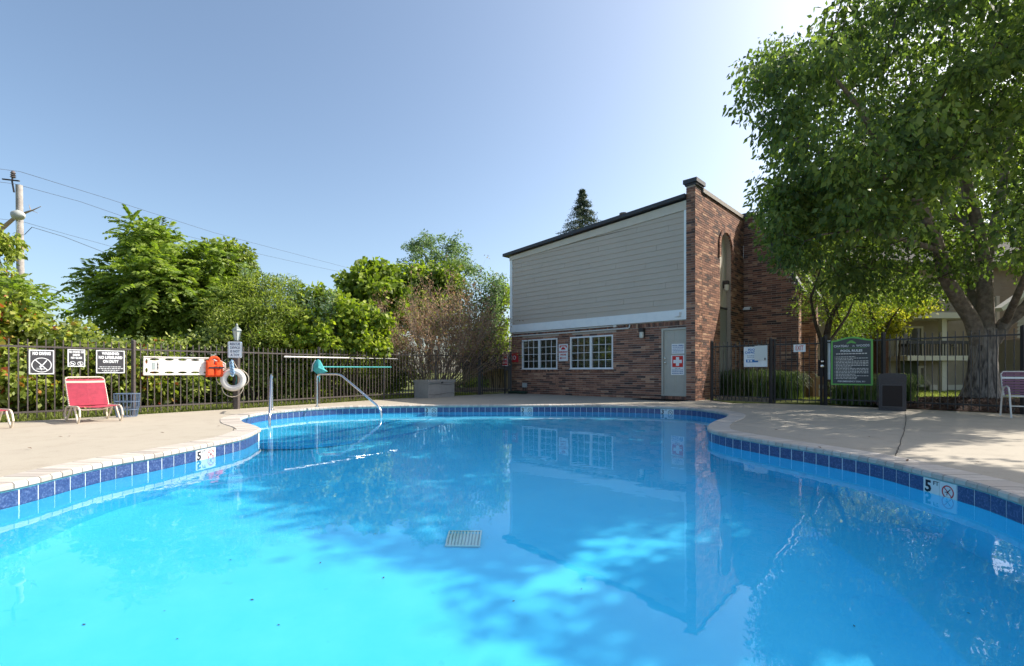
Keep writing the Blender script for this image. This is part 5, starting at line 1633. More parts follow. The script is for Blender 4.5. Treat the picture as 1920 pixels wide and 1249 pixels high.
# slender tree beside the clubhouse
t = thing('slender_tree', 'slender small leaved tree just left of the clubhouse siding', 'tree', (at(915, 700, 23.5).x, 23.5, -.03))
cs, cr, limbs = [], [], []
for k in range(30):
    px = 868 + 84 * rng.random(); top = np.interp(px, [868, 895, 920, 950], [520, 500, 515, 508]) + abs(rng.normal()) * 14
    d = 23.5 + rng.normal() * .4; b = at(px, top, d); a = at(905 + (px - 905) * .5, 650, d); pts = wiggle(a, b, 5, .02)
    limbs.append((pts, [.03, .026, .02, .015, .01, .005]))
    for j in range(12): q = Vector(pts[0]).lerp(Vector(pts[-1]), .15 + .85 * j / 11); cs.append(tuple(q)); cr.append(.20 + .12 * rng.random())
v, tone = cluster_leaves(cs, cr, 15, .13, .2, .5, .2, .5); crown(t, v, tone, L_pale); trunk(t, limbs, M_bark2, 'trunk', 4)
bl = [B(930, 595, 24, .9, 1.0), B(925, 640, 24, 1.1, .7), B(940, 560, 24.5, .6, .8), B(895, 640, 24, 1.2, .8)]
bush('corner_bush', 'yellow green bush touching the left corner of the clubhouse', 'bush', bl, 40, .17, L_bright, 240, .34, 8, base_tone=.5)

# ---- dry twiggy shrub
sb = Vector((at(815, 745, 17.6).x, 17.6, -.03))
t = thing('dry_shrub', 'large half dry fan shaped shrub of bare brown twigs behind the storage box', 'shrub', sb)
mb = MB(); tips = []
def twig(p, d, L, r, depth):
    n_ = 5; pts = [p]; q = p
    for k in range(n_):
        d = (d + Vector(rng.normal(size=3)) * .07 + Vector((0, 0, .035))).normalized(); q = q + d * (L / n_); pts.append(q)
    rb_ = pts[-1] - B0
    if rb_.dot(E2) > -.35 and rb_.dot(E1) < 8.1: return
    mb.tube([x - sb for x in pts], [r * (1 - .75 * k / n_) for k in range(n_ + 1)], 3, cap=False, tone=float(rng.random()))
    if depth > 0:
        for j in range(4 if depth == 2 else 5):
            f = .3 + .65 * rng.random(); q = pts[min(n_, int(f * n_))]
            dd = (d + Vector(rng.normal(size=3)) * .32).normalized(); twig(q, dd, L * (.45 + .3 * rng.random()), r * .5, depth - 1)
    else: tips.append(tuple(pts[-1])); tips.append(tuple(pts[3]))
for k in range(60):
    az = 2 * math.pi * rng.random(); tilt = .05 + .95 * rng.random() ** .8
    d = Vector((math.cos(az) * math.sin(tilt), math.sin(az) * math.sin(tilt) * .8, math.cos(tilt)))
    p = sb + Vector((math.cos(az) * .25, math.sin(az) * .2, 0))
    twig(p, d, 2.2 + 1.0 * rng.random() * math.cos(tilt * .6), .020, 2)
mb.build('twigs', M_twig, t, kind='stuff')
tips = np.array(tips)
v, tone = cluster_leaves(tips, .14, 6, .075, .3, .5, .3, .5)
crown(t, v, tone, L_brown)

# spruce behind the roof
t = thing('spruce', 'top of a dark spruce showing above the clubhouse roof', 'tree', (at(1092, 400, 34).x, 34, -.03))
b0 = Vector(t.location); cs, cr, limbs = [], [], [([b0, at(1092, 357, 34)], [.25, .02])]
top = at(1092, 358, 34)
z = top.z
while z > 6:
    rr_ = (top.z - z) * .60 + .1
    for k in range(8):
        a = 2 * math.pi * rng.random(); Lb = rr_ * (.7 + .5 * rng.random())
        e = Vector((top.x + math.cos(a) * Lb, top.y + math.sin(a) * Lb, z - .25 * Lb))
        limbs.append(([Vector((top.x, top.y, z)), e], [.03, .01]))
        for j in range(7): q = Vector((top.x, top.y, z)).lerp(e, (j + 1.2) / 8); cs.append(tuple(q)); cr.append(.16)
    z -= .24
v, tone = cluster_leaves(cs, cr, 14, .14, .7, .25, .2, .45); crown(t, v, tone, L_spruce); trunk(t, limbs, M_bark2, 'trunk', 4)

# ---- the big shade tree on the right
TB = Vector((12.25, 12.5, .12))
bt = thing('shade_tree', 'huge shade tree with a thick ridged trunk behind the right fence', 'tree', TB)
D0 = 12.5
def L_(pts, r): return ([at(px, py, d) for px, py, d in pts], r)
mb = MB()
# flared, ridged trunk
prof = [(-.05, .47), (.12, .39), (.35, .335), (.8, .295), (1.3, .275), (1.6, .275), (1.85, .25)]
NT = 40; base = len(mb.v); cxs = [-.05, -.04, -.02, .0, .02, .03, .04]
for (z, r), cx_ in zip(prof, cxs):
    for k in range(NT):
        a = 2 * math.pi * k / NT; rr_ = r * (1 + .035 * math.sin(a * 9 + z * 1.3) + .03 * math.sin(a * 17 - z * 2) + (.10 * math.cos(a * 5 + .7) * max(0, .5 - z)))
        mb.v.append((cx_ + rr_ * math.cos(a), rr_ * math.sin(a), z))
for i in range(len(prof) - 1):
    for k in range(NT):
        mb.f.append((base + i * NT + k, base + i * NT + (k + 1) % NT, base + (i + 1) * NT + (k + 1) % NT, base + (i + 1) * NT + k)); mb.t.append(.5)
M_bigbark = bpy.data.materials.new('furrowed_bark'); M_bigbark.use_nodes = True
n_, l_ = M_bigbark.node_tree.nodes, M_bigbark.node_tree.links; p_ = n_['Principled BSDF']; p_.inputs['Roughness'].default_value = .95
tc_ = n_.new('ShaderNodeTexCoord'); mp_ = n_.new('ShaderNodeMapping'); mp_.inputs['Scale'].default_value = (7, 7, 1.3); l_.new(tc_.outputs['Object'], mp_.inputs['Vector'])
t_ = n_.new('ShaderNodeTexNoise'); t_.inputs['Scale'].default_value = 2.4; t_.inputs['Detail'].default_value = 7; t_.inputs['Distortion'].default_value = .6; l_.new(mp_.outputs[0], t_.inputs['Vector'])
r_ = n_.new('ShaderNodeValToRGB'); r_.color_ramp.elements[0].position = .36; r_.color_ramp.elements[0].color = (.06, .05, .045, 1); r_.color_ramp.elements[1].position = .62; r_.color_ramp.elements[1].color = (.32, .275, .24, 1)
l_.new(t_.outputs['Fac'], r_.inputs[0]); l_.new(r_.outputs[0], p_.inputs['Base Color'])
b_ = n_.new('ShaderNodeBump'); b_.inputs['Strength'].default_value = 1; b_.inputs['Distance'].default_value = .05; l_.new(t_.outputs['Fac'], b_.inputs['Height']); l_.new(b_.outputs[0], p_.inputs['Normal'])
mb.build('trunk', M_bigbark, bt, smooth=True)
limbs = [
    L_([(1838, 650, 12.5), (1822, 600, 12.4), (1795, 560, 12.1), (1772, 520, 11.8), (1762, 470, 11.4), (1745, 420, 10.9), (1700, 340, 10.2), (1655, 282, 9.7), (1610, 200, 9.2), (1560, 140, 8.9)], [.24, .23, .215, .19, .17, .14, .11, .085, .06, .03]),
    L_([(1848, 655, 12.5), (1848, 590, 12.5), (1846, 500, 12.6), (1835, 430, 12.7), (1815, 360, 12.8), (1800, 260, 13.0), (1796, 120, 13.2), (1790, -60, 13.2), (1800, -240, 13.2)], [.31, .235, .205, .18, .17, .14, .11, .08, .03]),
    L_([(1846, 505, 12.6), (1860, 440, 12.9), (1875, 380, 13.3), (1895, 250, 13.8), (1920, 80, 14.2), (1950, -140, 14.6)], [.18, .16, .14, .12, .09, .04]),
    L_([(1862, 640, 12.5), (1885, 605, 12.3), (1925, 575, 12.1), (1980, 500, 11.7), (2040, 380, 11.2), (2110, 200, 10.8), (2160, 20, 10.5)], [.22, .20, .18, .15, .13, .10, .05]),
    L_([(1835, 600, 12.6), (1818, 520, 13.2), (1815, 430, 14.0), (1790, 330, 15.0), (1760, 220, 16.0), (1730, 120, 17)], [.19, .16, .15, .12, .08, .04]),
    L_([(1840, 470, 12.7), (1780, 400, 13.0), (1735, 300, 13.2), (1720, 210, 13.3), (1700, 90, 13.3), (1670, -60, 13.2)], [.14, .12, .10, .085, .06, .03]),
    L_([(1700, 340, 10.2), (1640, 330, 9.7), (1560, 300, 9.2), (1490, 260, 8.9)], [.08, .06, .045, .02]),
    L_([(1762, 470, 11.4), (1700, 450, 10.6), (1620, 430, 9.9), (1540, 440, 9.4)], [.09, .07, .05, .02]),
    L_([(1745, 420, 10.9), (1690, 400, 11.5), (1620, 370, 12.0), (1560, 380, 12.4)], [.08, .06, .045, .02]),
    ([Vector((13.2, 11.6, 3.4)), Vector((12.6, 9.6, 5.0)), Vector((11.4, 7.8, 6.2)), Vector((10.2, 6.4, 6.8))], [.14, .11, .08, .03]),  # unseen limb added to carry the out-of-frame shading clusters
    L_([(1885, 605, 12.3), (1905, 560, 11.4), (1940, 480, 10.4), (1960, 380, 9.4)], [.13, .10, .08, .04]),
]
limbs = [(p_, [q * .76 for q in r_]) for p_, r_ in limbs]
trunk(bt, limbs, M_bark, 'limbs', 9)
# crown clusters: a wide dome round the limbs; silhouette lobes on the left
sil = [(1395, 190), (1410, 120), (1450, 80), (1475, 30), (1520, 0), (1560, -30), (1640, -200), (1760, -420), (1950, -560), (2200, -500), (2420, -250), (2480, 50), (2420, 330), (2250, 480), (2050, 545), (1930, 520), (1860, 470), (1800, 540), (1745, 590), (1690, 595), (1640, 535), (1580, 545), (1520, 560), (1480, 525), (1462, 470), (1440, 430), (1425, 370), (1445, 330), (1455, 285), (1430, 240)]
sx_, sy_ = np.array([p[0] for p in sil], float), np.array([p[1] for p in sil], float)
def inside(x, y):
    r_ = False; j = len(sil) - 1
    for i in range(len(sil)):
        if (sy_[i] > y) != (sy_[j] > y) and x < (sx_[j] - sx_[i]) * (y - sy_[i]) / (sy_[j] - sy_[i]) + sx_[i]: r_ = not r_
        j = i
    return r_
pts = []
while len(pts) < 1480:
    x, y = 1390 + 1100 * rng.random(), -580 + 1160 * rng.random()
    if not inside(x, y): continue
    e = ((x - 1940) / 545) ** 2 + ((y - 40) / 620) ** 2
    half = 5.6 * math.sqrt(max(.06, 1 - e)); d = 12.2 + half * (2 * rng.random() - 1) - 1.6 * max(0, (1700 - x) / 300)
    if d < 6.2: continue
    p = at(x, y, d)
    if x < 1570 and y > 495: continue
    if p.z < 2.9 or p.z > 10.7 - .062 * ((p.x - 12) ** 2 + (p.y - 13) ** 2) + rng.normal() * .25: continue
    s_ = (p.x - 6.8) / SUN.x; hy, hz = p.y - SUN.y * s_, p.z - SUN.z * s_
    if 14.0 < hy < 17.2 and .3 < hz < 6.8 and rng.random() < .9: continue      # crown thinned along the sun's path so the side wall stays lit
    if rng.random() < .35 and ((x - 1880) ** 2 + (y - 420) ** 2) < 130 ** 2: continue
    if mnoise.noise(p * .62) < -.15 or mnoise.noise(p * 1.3 + Vector((7, 3, 1))) < -.28: continue
    pts.append(p)
low = 0
while low < 95:                                        # clusters added out of frame on the right to shade the near pool
    q_ = unit(rng.normal(size=3)) * rng.random() ** .5
    p = Vector((9.9 + q_[0] * 1.7, 6.6 + q_[1] * 1.1, 6.6 + q_[2] * 1.1))
    if mnoise.noise(p * .62) < -.05 or mnoise.noise(p * 1.3 + Vector((7, 3, 1))) < -.2: continue
    if (p.x / p.y) * F_ + CX < 1925: continue
    pts.append(p); low += 1
arr = np.array([tuple(p) for p in pts])
nodes = []
for pl, rr_ in limbs:
    for a, b in zip(pl[1:], pl[2:]):
        for k in range(3): nodes.append(tuple(a.lerp(b, k / 3)))
    nodes.append(tuple(pl[-1]))
nodes_np = np.array(nodes)
order = np.argsort([np.min(np.linalg.norm(nodes_np - p, axis=1)) for p in arr])
tw = MB()
for i in order:
    p = arr[i]
    dd = np.linalg.norm(nodes_np - p, axis=1) + np.where(nodes_np[:, 2] > p[2] + .5, .8, 0); j = int(np.argmin(dd))
    a = Vector(nodes_np[j]); b = Vector(p); L = (b - a).length
    m_ = a.lerp(b, .5) + Vector((0, 0, .10 * L)) + Vector(rng.normal(size=3)) * .07 * L
    tw.tube([a - TB, m_ - TB, b - TB], [.007 + .012 * L, .006 + .006 * L, .004], 4, cap=False)
    nodes_np = np.vstack([nodes_np, [tuple(m_), tuple(b)]])
tw.build('branches', M_bark2, bt, kind='stuff')
half_ = len(arr) // 2
v1, t1 = cluster_leaves(arr[:half_], .28 + .28 * rng.random(half_), 84, .112, .85, .5, .20, .45)
v2, t2 = cluster_leaves(arr[half_:], .32 + .26 * rng.random(len(arr) - half_), 72, .140, .85, .55, .22, .45)
crown(bt, np.vstack([v1, v2]), np.concatenate([t1, t2]), L_maple)

# small understorey trees and yellow foliage beyond
t = thing('small_tree', 'crooked small tree with thin dark trunk just right of the brick walls', 'tree', (at(1553, 745, 15).x, 15, -.03))
limbs = [L_([(1553, 745, 15), (1551, 690, 15), (1546, 650, 15), (1556, 600, 15), (1580, 555, 15), (1600, 500, 15.2), (1640, 450, 15.5)], [.13, .12, .11, .08, .065, .045, .02]),
         L_([(1547, 660, 15), (1530, 610, 14.8), (1520, 560, 14.6), (1540, 500, 14.5)], [.07, .05, .035, .02]),
         L_([(1556, 600, 15), (1545, 560, 15.2), (1520, 500, 15.4)], [.05, .035, .015]), L_([(1580, 555, 15), (1630, 540, 15.2), (1670, 560, 15.4)], [.045, .03, .012]),
         L_([(1546, 655, 15), (1590, 590, 15.6), (1610, 540, 16)], [.05, .035, .015])]
trunk(t, limbs, M_bark2, 'trunk', 7)
cs = np.vstack([blob_points(110, *B(1560, 500, 15.2, 1.3, .8)), blob_points(90, *B(1610, 550, 15.5, 1.2, .7)), blob_points(50, *B(1530, 560, 15, .7, .7)), blob_points(40, *B(1590, 620, 15.8, .7, .5))])
v, tone = cluster_leaves(cs, .26, 26, .075, .5, .4, .25, .5); crown(t, v, tone, L_maple)
t = thing('small_tree', 'twin stemmed small tree behind the green bordered rules board', 'tree', (at(1640, 742, 17).x, 17, -.03))
limbs = [L_([(1655, 742, 17), (1650, 660, 17), (1640, 610, 17), (1625, 560, 17), (1620, 510, 17)], [.09, .08, .065, .04, .02]), L_([(1600, 742, 17.4), (1597, 660, 17.4), (1575, 600, 17.4), (1560, 560, 17.4)], [.09, .08, .05, .02]),
         L_([(1648, 655, 17), (1670, 600, 17), (1700, 560, 17)], [.05, .035, .015])]
trunk(t, limbs, M_bark2, 'trunk', 7)
cs = np.vstack([blob_points(110, *B(1650, 560, 17.2, 1.5, .8)), blob_points(60, *B(1700, 550, 17, 1.0, .4)), blob_points(50, *B(1590, 610, 17.4, .9, .7))])
v, tone = cluster_leaves(cs, .28, 28, .085, .5, .45, .25, .5); crown(t, v, tone, L_bright)
t = thing('yellow_tree', 'sunlit yellow green tree glowing behind the rules board', 'tree', (at(1680, 742, 19).x, 19, -.03))
cs = np.vstack([blob_points(130, *B(1640, 605, 19, 1.2, .6)), blob_points(60, *B(1620, 600, 19.5, 1.2, .8)), blob_points(50, *B(1700, 575, 19, .9, .35)), blob_points(60, *B(1590, 560, 20, 1.4, .9))])
v, tone = cluster_leaves(cs, .30, 34, .12, .5, .7, .22, .55); crown(t, v, tone, L_yellow)
trunk(t, [L_([(1690, 742, 19), (1685, 680, 19), (1690, 610, 19)], [.07, .05, .02])], M_bark2, 'trunk', 6)
# leafy backdrop trees seen under and through the crown, far behind
for (px, py, d, rx, rz, nm, lab, lm) in ((1985, 470, 30, 4.5, 3.5, 'far_tree', 'sunlit tree in the gap right of the shade tree trunk', L_bright), (1560, 440, 27, 3.2, 3.4, 'far_tree', 'tree far behind the clubhouse entrance, under the shade tree crown', L_mid), (1740, 330, 32, 5.5, 4.5, 'far_tree', 'large tree behind the apartment building roof', L_mid)):
    bl = [B(px, py, d, rx, rz)]
    bush(nm, lab, 'tree', bl, 30, .35, lm, 330, .75, 3, base_tone=.5)

# ---- ornamental grasses
def grass_clump(name, label, cs, h, n, m, spread=.5, group=None):
    c0 = Vector(cs[0]); t = thing(name, label, 'grass', (c0.x, c0.y, -.03), 0, group)
    V, T = [], []
    for _ in range(n):
        c = cs[rng.integers(len(cs))]; a = 2 * math.pi * rng.random(); hh = h * (.55 + .5 * rng.random()); sp_ = spread * (.3 + 1.1 * rng.random()) * hh
        p0 = np.array([c[0] + rng.normal() * .09, c[1] + rng.normal() * .09, 0]); dr = np.array([math.cos(a), math.sin(a), 0]); sd = np.array([-dr[1], dr[0], 0]) * (.006 + .004 * rng.random())
        K = 5; pp = [p0 + dr * sp_ * (k / K) ** 1.8 + np.array([0, 0, hh * (1 - (1 - k / K) ** 1.7) - .32 * hh * (k / K) ** 4 * 1.4]) for k in range(K + 1)]
        tn = np.clip(.45 + rng.normal() * .25, 0, 1)
        for k in range(K):
            w0, w1 = 1 - .6 * k / K, 1 - .6 * (k + 1) / K
            if k == K - 1: w1 = .1
            V += [pp[k] - sd * w0, pp[k] + sd * w0, pp[k + 1] + sd * w1, pp[k + 1] - sd * w1]; T.append(tn)
    V = np.array(V) - np.array([t.location.x, t.location.y, t.location.z + .0])
    put('blades', np_mesh('blades', V, 4, m, np.array(T)), t, kind='stuff')
    return t
L_gr = material('grass_blades', (.1, .15, .05), .5, .3, tone=[(0, (.05, .09, .03)), (.5, (.12, .19, .06)), (.85, (.26, .32, .12)), (1, (.38, .34, .20))], trans=(.3, (1.3, 1.4, .8)))
def G(px, py): p = gp(px, py); return (p.x, p.y)
grass_clump('ornamental_grass', 'bright tall ornamental grass between the brick pier and the fence post', [G(1352, 745), G(1380, 746), G(1408, 747), G(1430, 749), G(1340, 742), G(1395, 742)], 1.25, 1500, L_gr, .42)
grass_clump('ornamental_grass', 'dark arching ornamental grass behind the gate with the exit sign', [G(1460, 750), G(1478, 751), G(1495, 750), G(1470, 747)], 1.15, 900, L_gr, .5)
grass_clump('ornamental_grass', 'low unkempt grass under the pool rules board', [G(1575, 758), G(1600, 759), G(1625, 760), G(1590, 755)], .8, 800, L_gr, .6)
grass_clump('ornamental_grass', 'wide pale ornamental grass behind the litter bin', [G(1665, 758), G(1685, 760), G(1700, 761), G(1650, 757)], 1.05, 900, L_gr, .62)
bush('low_shrub', 'low dark evergreen shrub behind the left gate', 'shrub', [B(885, 724, 21, .75, .4), B(865, 728, 21, .5, .35)], 50, .07, L_dark, 70, .2, 3, base_tone=.25)

# ---- lawn blades along the left fence, lawn beyond the right fence
def lawn(name, region, n, h, m):
    pts = region(n); V = []
    a = rng.random(len(pts)) * 2 * math.pi; hh = h * (.5 + rng.random(len(pts)))
    d = np.stack([np.cos(a), np.sin(a), np.zeros_like(a)], 1); s_ = np.stack([-np.sin(a), np.cos(a), np.zeros_like(a)], 1) * .006
    lean = d * (hh * .5)[:, None]; up = np.array([0, 0, 1]) * hh[:, None]
    V = np.stack([pts - s_, pts + s_, pts + s_ * .3 + lean + up, pts - s_ * .3 + lean + up], 1).reshape(-1, 3)
    return put(name, np_mesh(name, V, 4, m, np.clip(.5 + rng.normal(size=len(pts)) * .25, 0, 1)), None, kind='stuff')
L_lawn = material('lawn_blades', (.1, .15, .04), .6, .2, tone=[(0, (.10, .13, .03)), (.5, (.24, .29, .065)), (1, (.42, .42, .15))], trans=(.3, (1.3, 1.4, .8)))
def reg_left(n):
    i = rng.random(n) * 7.0 + 2.0; off = .04 + rng.random(n) ** 1.3 * 1.8; out = []
    for a, o in zip(i, off):
        p = beyond(min(8, int(a)), a - int(a), o); out.append((p.x, p.y, -.035))
    return np.array(out)
tag(lawn('lawn_strip', reg_left, 30000, .085, L_lawn), 'narrow strip of mown grass between the left fence and the hedges', 'grass', kind='stuff')
def reg_right(n):
    x = 8.5 + rng.random(n) * 12; y = 13.5 + rng.random(n) ** 1.3 * 7; return np.stack([x, y, np.full(n, .03)], 1)
tag(lawn('lawn_patch', reg_right, 26000, .06, L_lawn), 'mown lawn in front of the apartment building beyond the right fence', 'grass', kind='stuff')
struct(MB().box((17, 18, -.05), (22, 10, .14)).build('lawn_ground', M_grass))

# mulch bed round the big tree
M_mulch = material('dark_mulch', (.030, .018, .014), .95, .1, noise=(30, (.06, .035, .028), .4, .6), bump=(40, 1, .03))
mb = MB(); gx, gy = 26, 18
def mz(x, y): return .02 + .17 * math.exp(-(((x - 12.0) / 3.2) ** 2 + ((y - 12.3) / 2.0) ** 2)) 
def edge_y(x):
    # just outside the right fence line
    pts_ = RF[2:]; xs = [p[0] for p in pts_]; ys = [p[1] for p in pts_]
    return float(np.interp(x, xs, ys)) + .10
for i in range(gx):
    for k in range(gy):
        q = []
        for (a, b) in ((i, k), (i + 1, k), (i + 1, k + 1), (i, k + 1)):
            x = 8.9 + 8.0 * a / gx; y0 = edge_y(x); y1 = 13.9 + .5 * math.sin(x); y = y0 + (y1 - y0) * b / gy
            q.append((x, y, mz(x, y) * min(1, b / 3 + .15)))
        mb.poly(q)
struct(mb.build('mulch_bed', M_mulch, smooth=True))
n_ = 9000; x = 8.9 + 7.5 * rng.random(n_); y = np.array([edge_y(a) + (13.8 - edge_y(a)) * b for a, b in zip(x, rng.random(n_))])
z = np.array([mz(a, b) + .008 for a, b in zip(x, y)])
ang = rng.normal(size=(n_, 3)) * np.array([1, 1, .35])
V = leaf_quads(np.stack([x, y, z], 1), ang, .03 + .05 * rng.random(n_), .45, flat=.7)
chips = put('mulch_chips', np_mesh('mulch_chips', V, 4, material('mulch_chips', (.05, .03, .02), .9, .15, tone=[(0, (.015, .010, .009)), (.6, (.05, .028, .022)), (.88, (.10, .055, .045)), (1, (.42, .26, .20))]), np.clip(rng.random(n_) , 0, 1)), None, kind='stuff')
tag(chips, 'dark wood mulch chips and dry leaves round the shade tree', 'mulch', kind='stuff')

# ================================================================ FAR BUILDINGS, POLE, WIRES, SMALL THINGS
# apartment building on the right, facade facing the pool
AY = 21.0
ap = thing('apartment_building', 'tan lap sided apartment building with balcony behind the shade tree', 'building', (at(1500, 700, AY).x, AY, 0))
def AX(px, d=AY): return (px - CX) / F_ * d - ap.location.x
def AZ(py, d=AY): return z_at(py, d)
M_tan = material('tan_lap_siding', (.36, .31, .235), .7, .2, noise=(3, (.31, .265, .20), .4, .7))
M_tant = material('cream_trim', (.62, .58, .48), .6, .2)
M_abrick = material('far_brown_brick', (.13, .065, .05), .9, .1, noise=(14, (.20, .11, .08), .35, .65))
# lap boards with real laps: the part of the wall in view
mb = MB(); z = .25; x0, x1 = AX(1655), AX(2300)
win_x0, win_x1 = AX(1668), AX(1742)
zt_w, zb_w = AZ(612), AZ(668)
while z < 5.6:
    mb.poly([(x0, -.016, z), (x1, -.016, z), (x1, 0, z + .15), (x0, 0, z + .15)]); mb.poly([(x0, -.016, z), (x0, 0, z), (x1, 0, z), (x1, -.016, z)]); z += .15
mb.build('siding', M_tan, ap, kind='stuff')
mb = MB(); z = .25
while z < 5.6:
    mb.poly([(AX(1500), .604, z), (x0, .604, z), (x0, .62, z + .15), (AX(1500), .62, z + .15)]); mb.poly([(AX(1500), .604, z), (AX(1500), .62, z), (x0, .62, z), (x0, .604, z)]); z += .15
mb.build('siding', M_tan, ap, kind='stuff')
bx = MB(); bx.poly([(AX(1480), .65, 0), (x1, .65, 0), (x1, .65, 5.6), (AX(1480), .65, 5.6)]); bx.poly([(x0, 0, 0), (x0, .65, 0), (x0, .65, 5.6), (x0, 0, 5.6)]); bx.box(((AX(1480) + x1) / 2, 4.9, 2.8), (x1 - AX(1480), 8.4, 5.6)); bx.build('wall', M_tan, ap)
MB().box(((AX(1742) + x1) / 2, -.03, .17), (x1 - AX(1742), .06, .22)).build('skirt_board', M_tant, ap)
MB().box(((AX(1640) + AX(1656)) / 2, -.05, 1.2), (AX(1656) - AX(1640), .5, 2.4)).build('brick_column', M_abrick, ap)
MB().box((AX(1738), -.75, 1.55), (.20, .20, 3.1)).build('post', M_tant, ap)
MB().box(((AX(1662) + AX(1780)) / 2, -.55, AZ(597)), (AX(1780) - AX(1662), 1.2, .24)).build('upper_slab', M_tant, ap)
MB().box(((AX(1662) + AX(1770)) / 2, -.55, AZ(672, 20.3)), (AX(1770) - AX(1662), 1.15, .20)).build('balcony_floor', M_tant, ap)
ra = MB(); ra.box(((AX(1662) + AX(1772)) / 2, -1.1, AZ(642, 19.9)), (AX(1772) - AX(1662), .06, .13)); x = AX(1662)
ra.build('handrail', M_black, ap)
rb = MB()
while x < AX(1772): rb.box((x, -1.1, (AZ(642, 19.9) + AZ(668, 19.9)) / 2), (.03, .03, AZ(642, 19.9) - AZ(668, 19.9))); x += .12
rb.build('balusters', M_black, ap)
def far_window(xa, xb, zb_, zt_, y=-.03, split=True):
    f = MB(); t_w = .09
    for (cx, cz, dx, dz) in ((xa, (zb_ + zt_) / 2, t_w, zt_ - zb_ + t_w), (xb, (zb_ + zt_) / 2, t_w, zt_ - zb_ + t_w), ((xa + xb) / 2, zt_, xb - xa - t_w, t_w), ((xa + xb) / 2, zb_, xb - xa - t_w, t_w)): f.box((cx, y, cz), (dx, .08, dz))
    if split: f.box(((xa + xb) / 2, y, (zb_ + zt_) / 2), (.05, .075, zt_ - zb_ - t_w))
    w = f.build('window', M_tant, ap)
    MB().box(((xa * 3 + xb) / 4, y + .012, (zb_ + zt_) / 2), ((xb - xa) / 2, .02, zt_ - zb_)).build('pane', material('dark_far_glass', (.02, .022, .022), .08, .6), w)
    MB().box(((xa + xb * 3) / 4, y + .012, (zb_ + zt_) / 2), ((xb - xa) / 2, .02, zt_ - zb_)).build('pane', material('curtained_glass', (.13, .13, .12), .15, .5), w)
far_window(AX(1680), AX(1727), AZ(668), AZ(614))
far_window(AX(1722), AX(1732), .25, AZ(688), split=False)
far_window(AX(1602), AX(1622), AZ(690), AZ(620), y=.57)
MB().box((AX(1701), -.02, .9), (AX(1722) - AX(1680), .06, 1.2)).build('patio_opening', M_room, ap)
M_vent = material('white_vent', (.55, .52, .45), .6)
for (px, py) in ((1787, 647), (1814, 676)):
    o = MB().prism([(-.09, -.07), (.09, -.07), (.06, .06), (-.06, .06)], -.12, 0).build('vent_hood', M_vent, ap); o.location = (AX(px), -.02, AZ(py))
MB().box((AX(1896), -.10, AZ(671)), (.33, .2, .30)).build('meter_box', M_vent, ap)
MB().box((AX(1925), -.10, AZ(672)), (.7, .2, 1.3)).build('dark_grille', M_black, ap)
for px in (1868, 1918):
    MB().box((AX(px), -.04, AZ(590)), (.14, .08, 1.6)).build('vertical_trim', M_tant, ap)
rf = MB()
A = [(AX(1480), -.7, 5.5), (x1, -.7, 5.5), (x1, 4, 7.6), (AX(1480), 4, 7.6)]
rf.poly(A); rf.poly([(p[0], p[1], p[2] - .18) for p in A][::-1]); rf.poly([(AX(1480), -.7, 5.32), (x1, -.7, 5.32), (x1, -.7, 5.5), (AX(1480), -.7, 5.5)])
rf.build('roof', M_shingle, ap)
# nearer wing whose sloping roof edge shows at the right edge
wg = thing('apartment_wing', 'paler apartment wing with sloping roof edge at the far right', 'building', (at(1905, 700, 19).x, 19, 0))
mb = MB(); z = 2.2
while z < 6.5:
    xl = max(0, (z - 3.8) * 1.5 - .2); mb.poly([(xl, -.016, z), (9, -.016, z), (9, 0, z + .15), (xl + .1, 0, z + .15)]); mb.poly([(xl, -.016, z), (xl, 0, z), (9, 0, z), (9, -.016, z)]); z += .15
mb.build('siding', material('pale_tan_siding', (.34, .30, .24), .7, .2), wg, kind='stuff')
MB().bar((-.8, -.1, 3.3), (3.6, -.1, 6.3), .3, .16).build('roof_edge', M_tant, wg)
MB().box((5, 1.5, 1.1), (8, 2.9, 2.2)).build('lower_wall', M_tan, wg)

# shed with shingled skirt roof behind the left gate
sh = thing('shed', 'low tan building with a grey shingled skirt roof behind the left gate', 'shed', (at(915, 700, 24).x, 24, 0))
def SX(px, d=24): return (px - CX) / F_ * d - sh.location.x
MB().box(((SX(868) + SX(985)) / 2, 2.2, .85), (SX(985) - SX(868), 4, 1.75)).build('wall', material('shed_tan', (.30, .24, .18), .8, .1), sh)
bt_ = MB(); x = SX(868)
while x < SX(985): bt_.box((x, .185, .75), (.03, .03, 1.5)); x += .3
bt_.build('battens', MATS['shed_tan'], sh)
rows = MB(); zt, zb = 1.72, 1.0
for r in range(6):
    z1, z0_ = zt - r * .12, zt - (r + 1) * .12 - .01; y1, y0_ = -.10 - r * .05, -.10 - (r + 1) * .05
    x = SX(862) - (r % 2) * .15
    while x < SX(990):
        rows.poly([(x, y0_ - .01, z0_), (x + .29, y0_ - .01, z0_), (x + .29, y1, z1), (x, y1, z1)], float(rng.random())); x += .30
rows.poly([(SX(862), -.0, 1.0), (SX(990), -.0, 1.0), (SX(990), -.1, 1.72), (SX(862), -.1, 1.72)])
rows.build('shingles', material('dark_shingle', (.05, .048, .05), .95, .1, tone=[(0, (.04, .038, .04)), (1, (.085, .08, .08))]), sh)
tp = MB(); tp.poly([(SX(862), -.10, 1.72), (SX(990), -.10, 1.74), (SX(990), 2.6, 2.75), (SX(880), 2.6, 2.6)]); tp.poly([(SX(862), -.10, 1.66), (SX(990), -.10, 1.66), (SX(990), -.10, 1.74), (SX(862), -.10, 1.72)])
tp.build('roof', material('weathered_roof', (.17, .145, .13), .95, .1, noise=(8, (.26, .22, .19), .4, .6)), sh)
lw = thing('low_wall', 'low stone ledge on the ground behind the left gate', 'wall', (at(905, 728, 20).x, 20, 0))
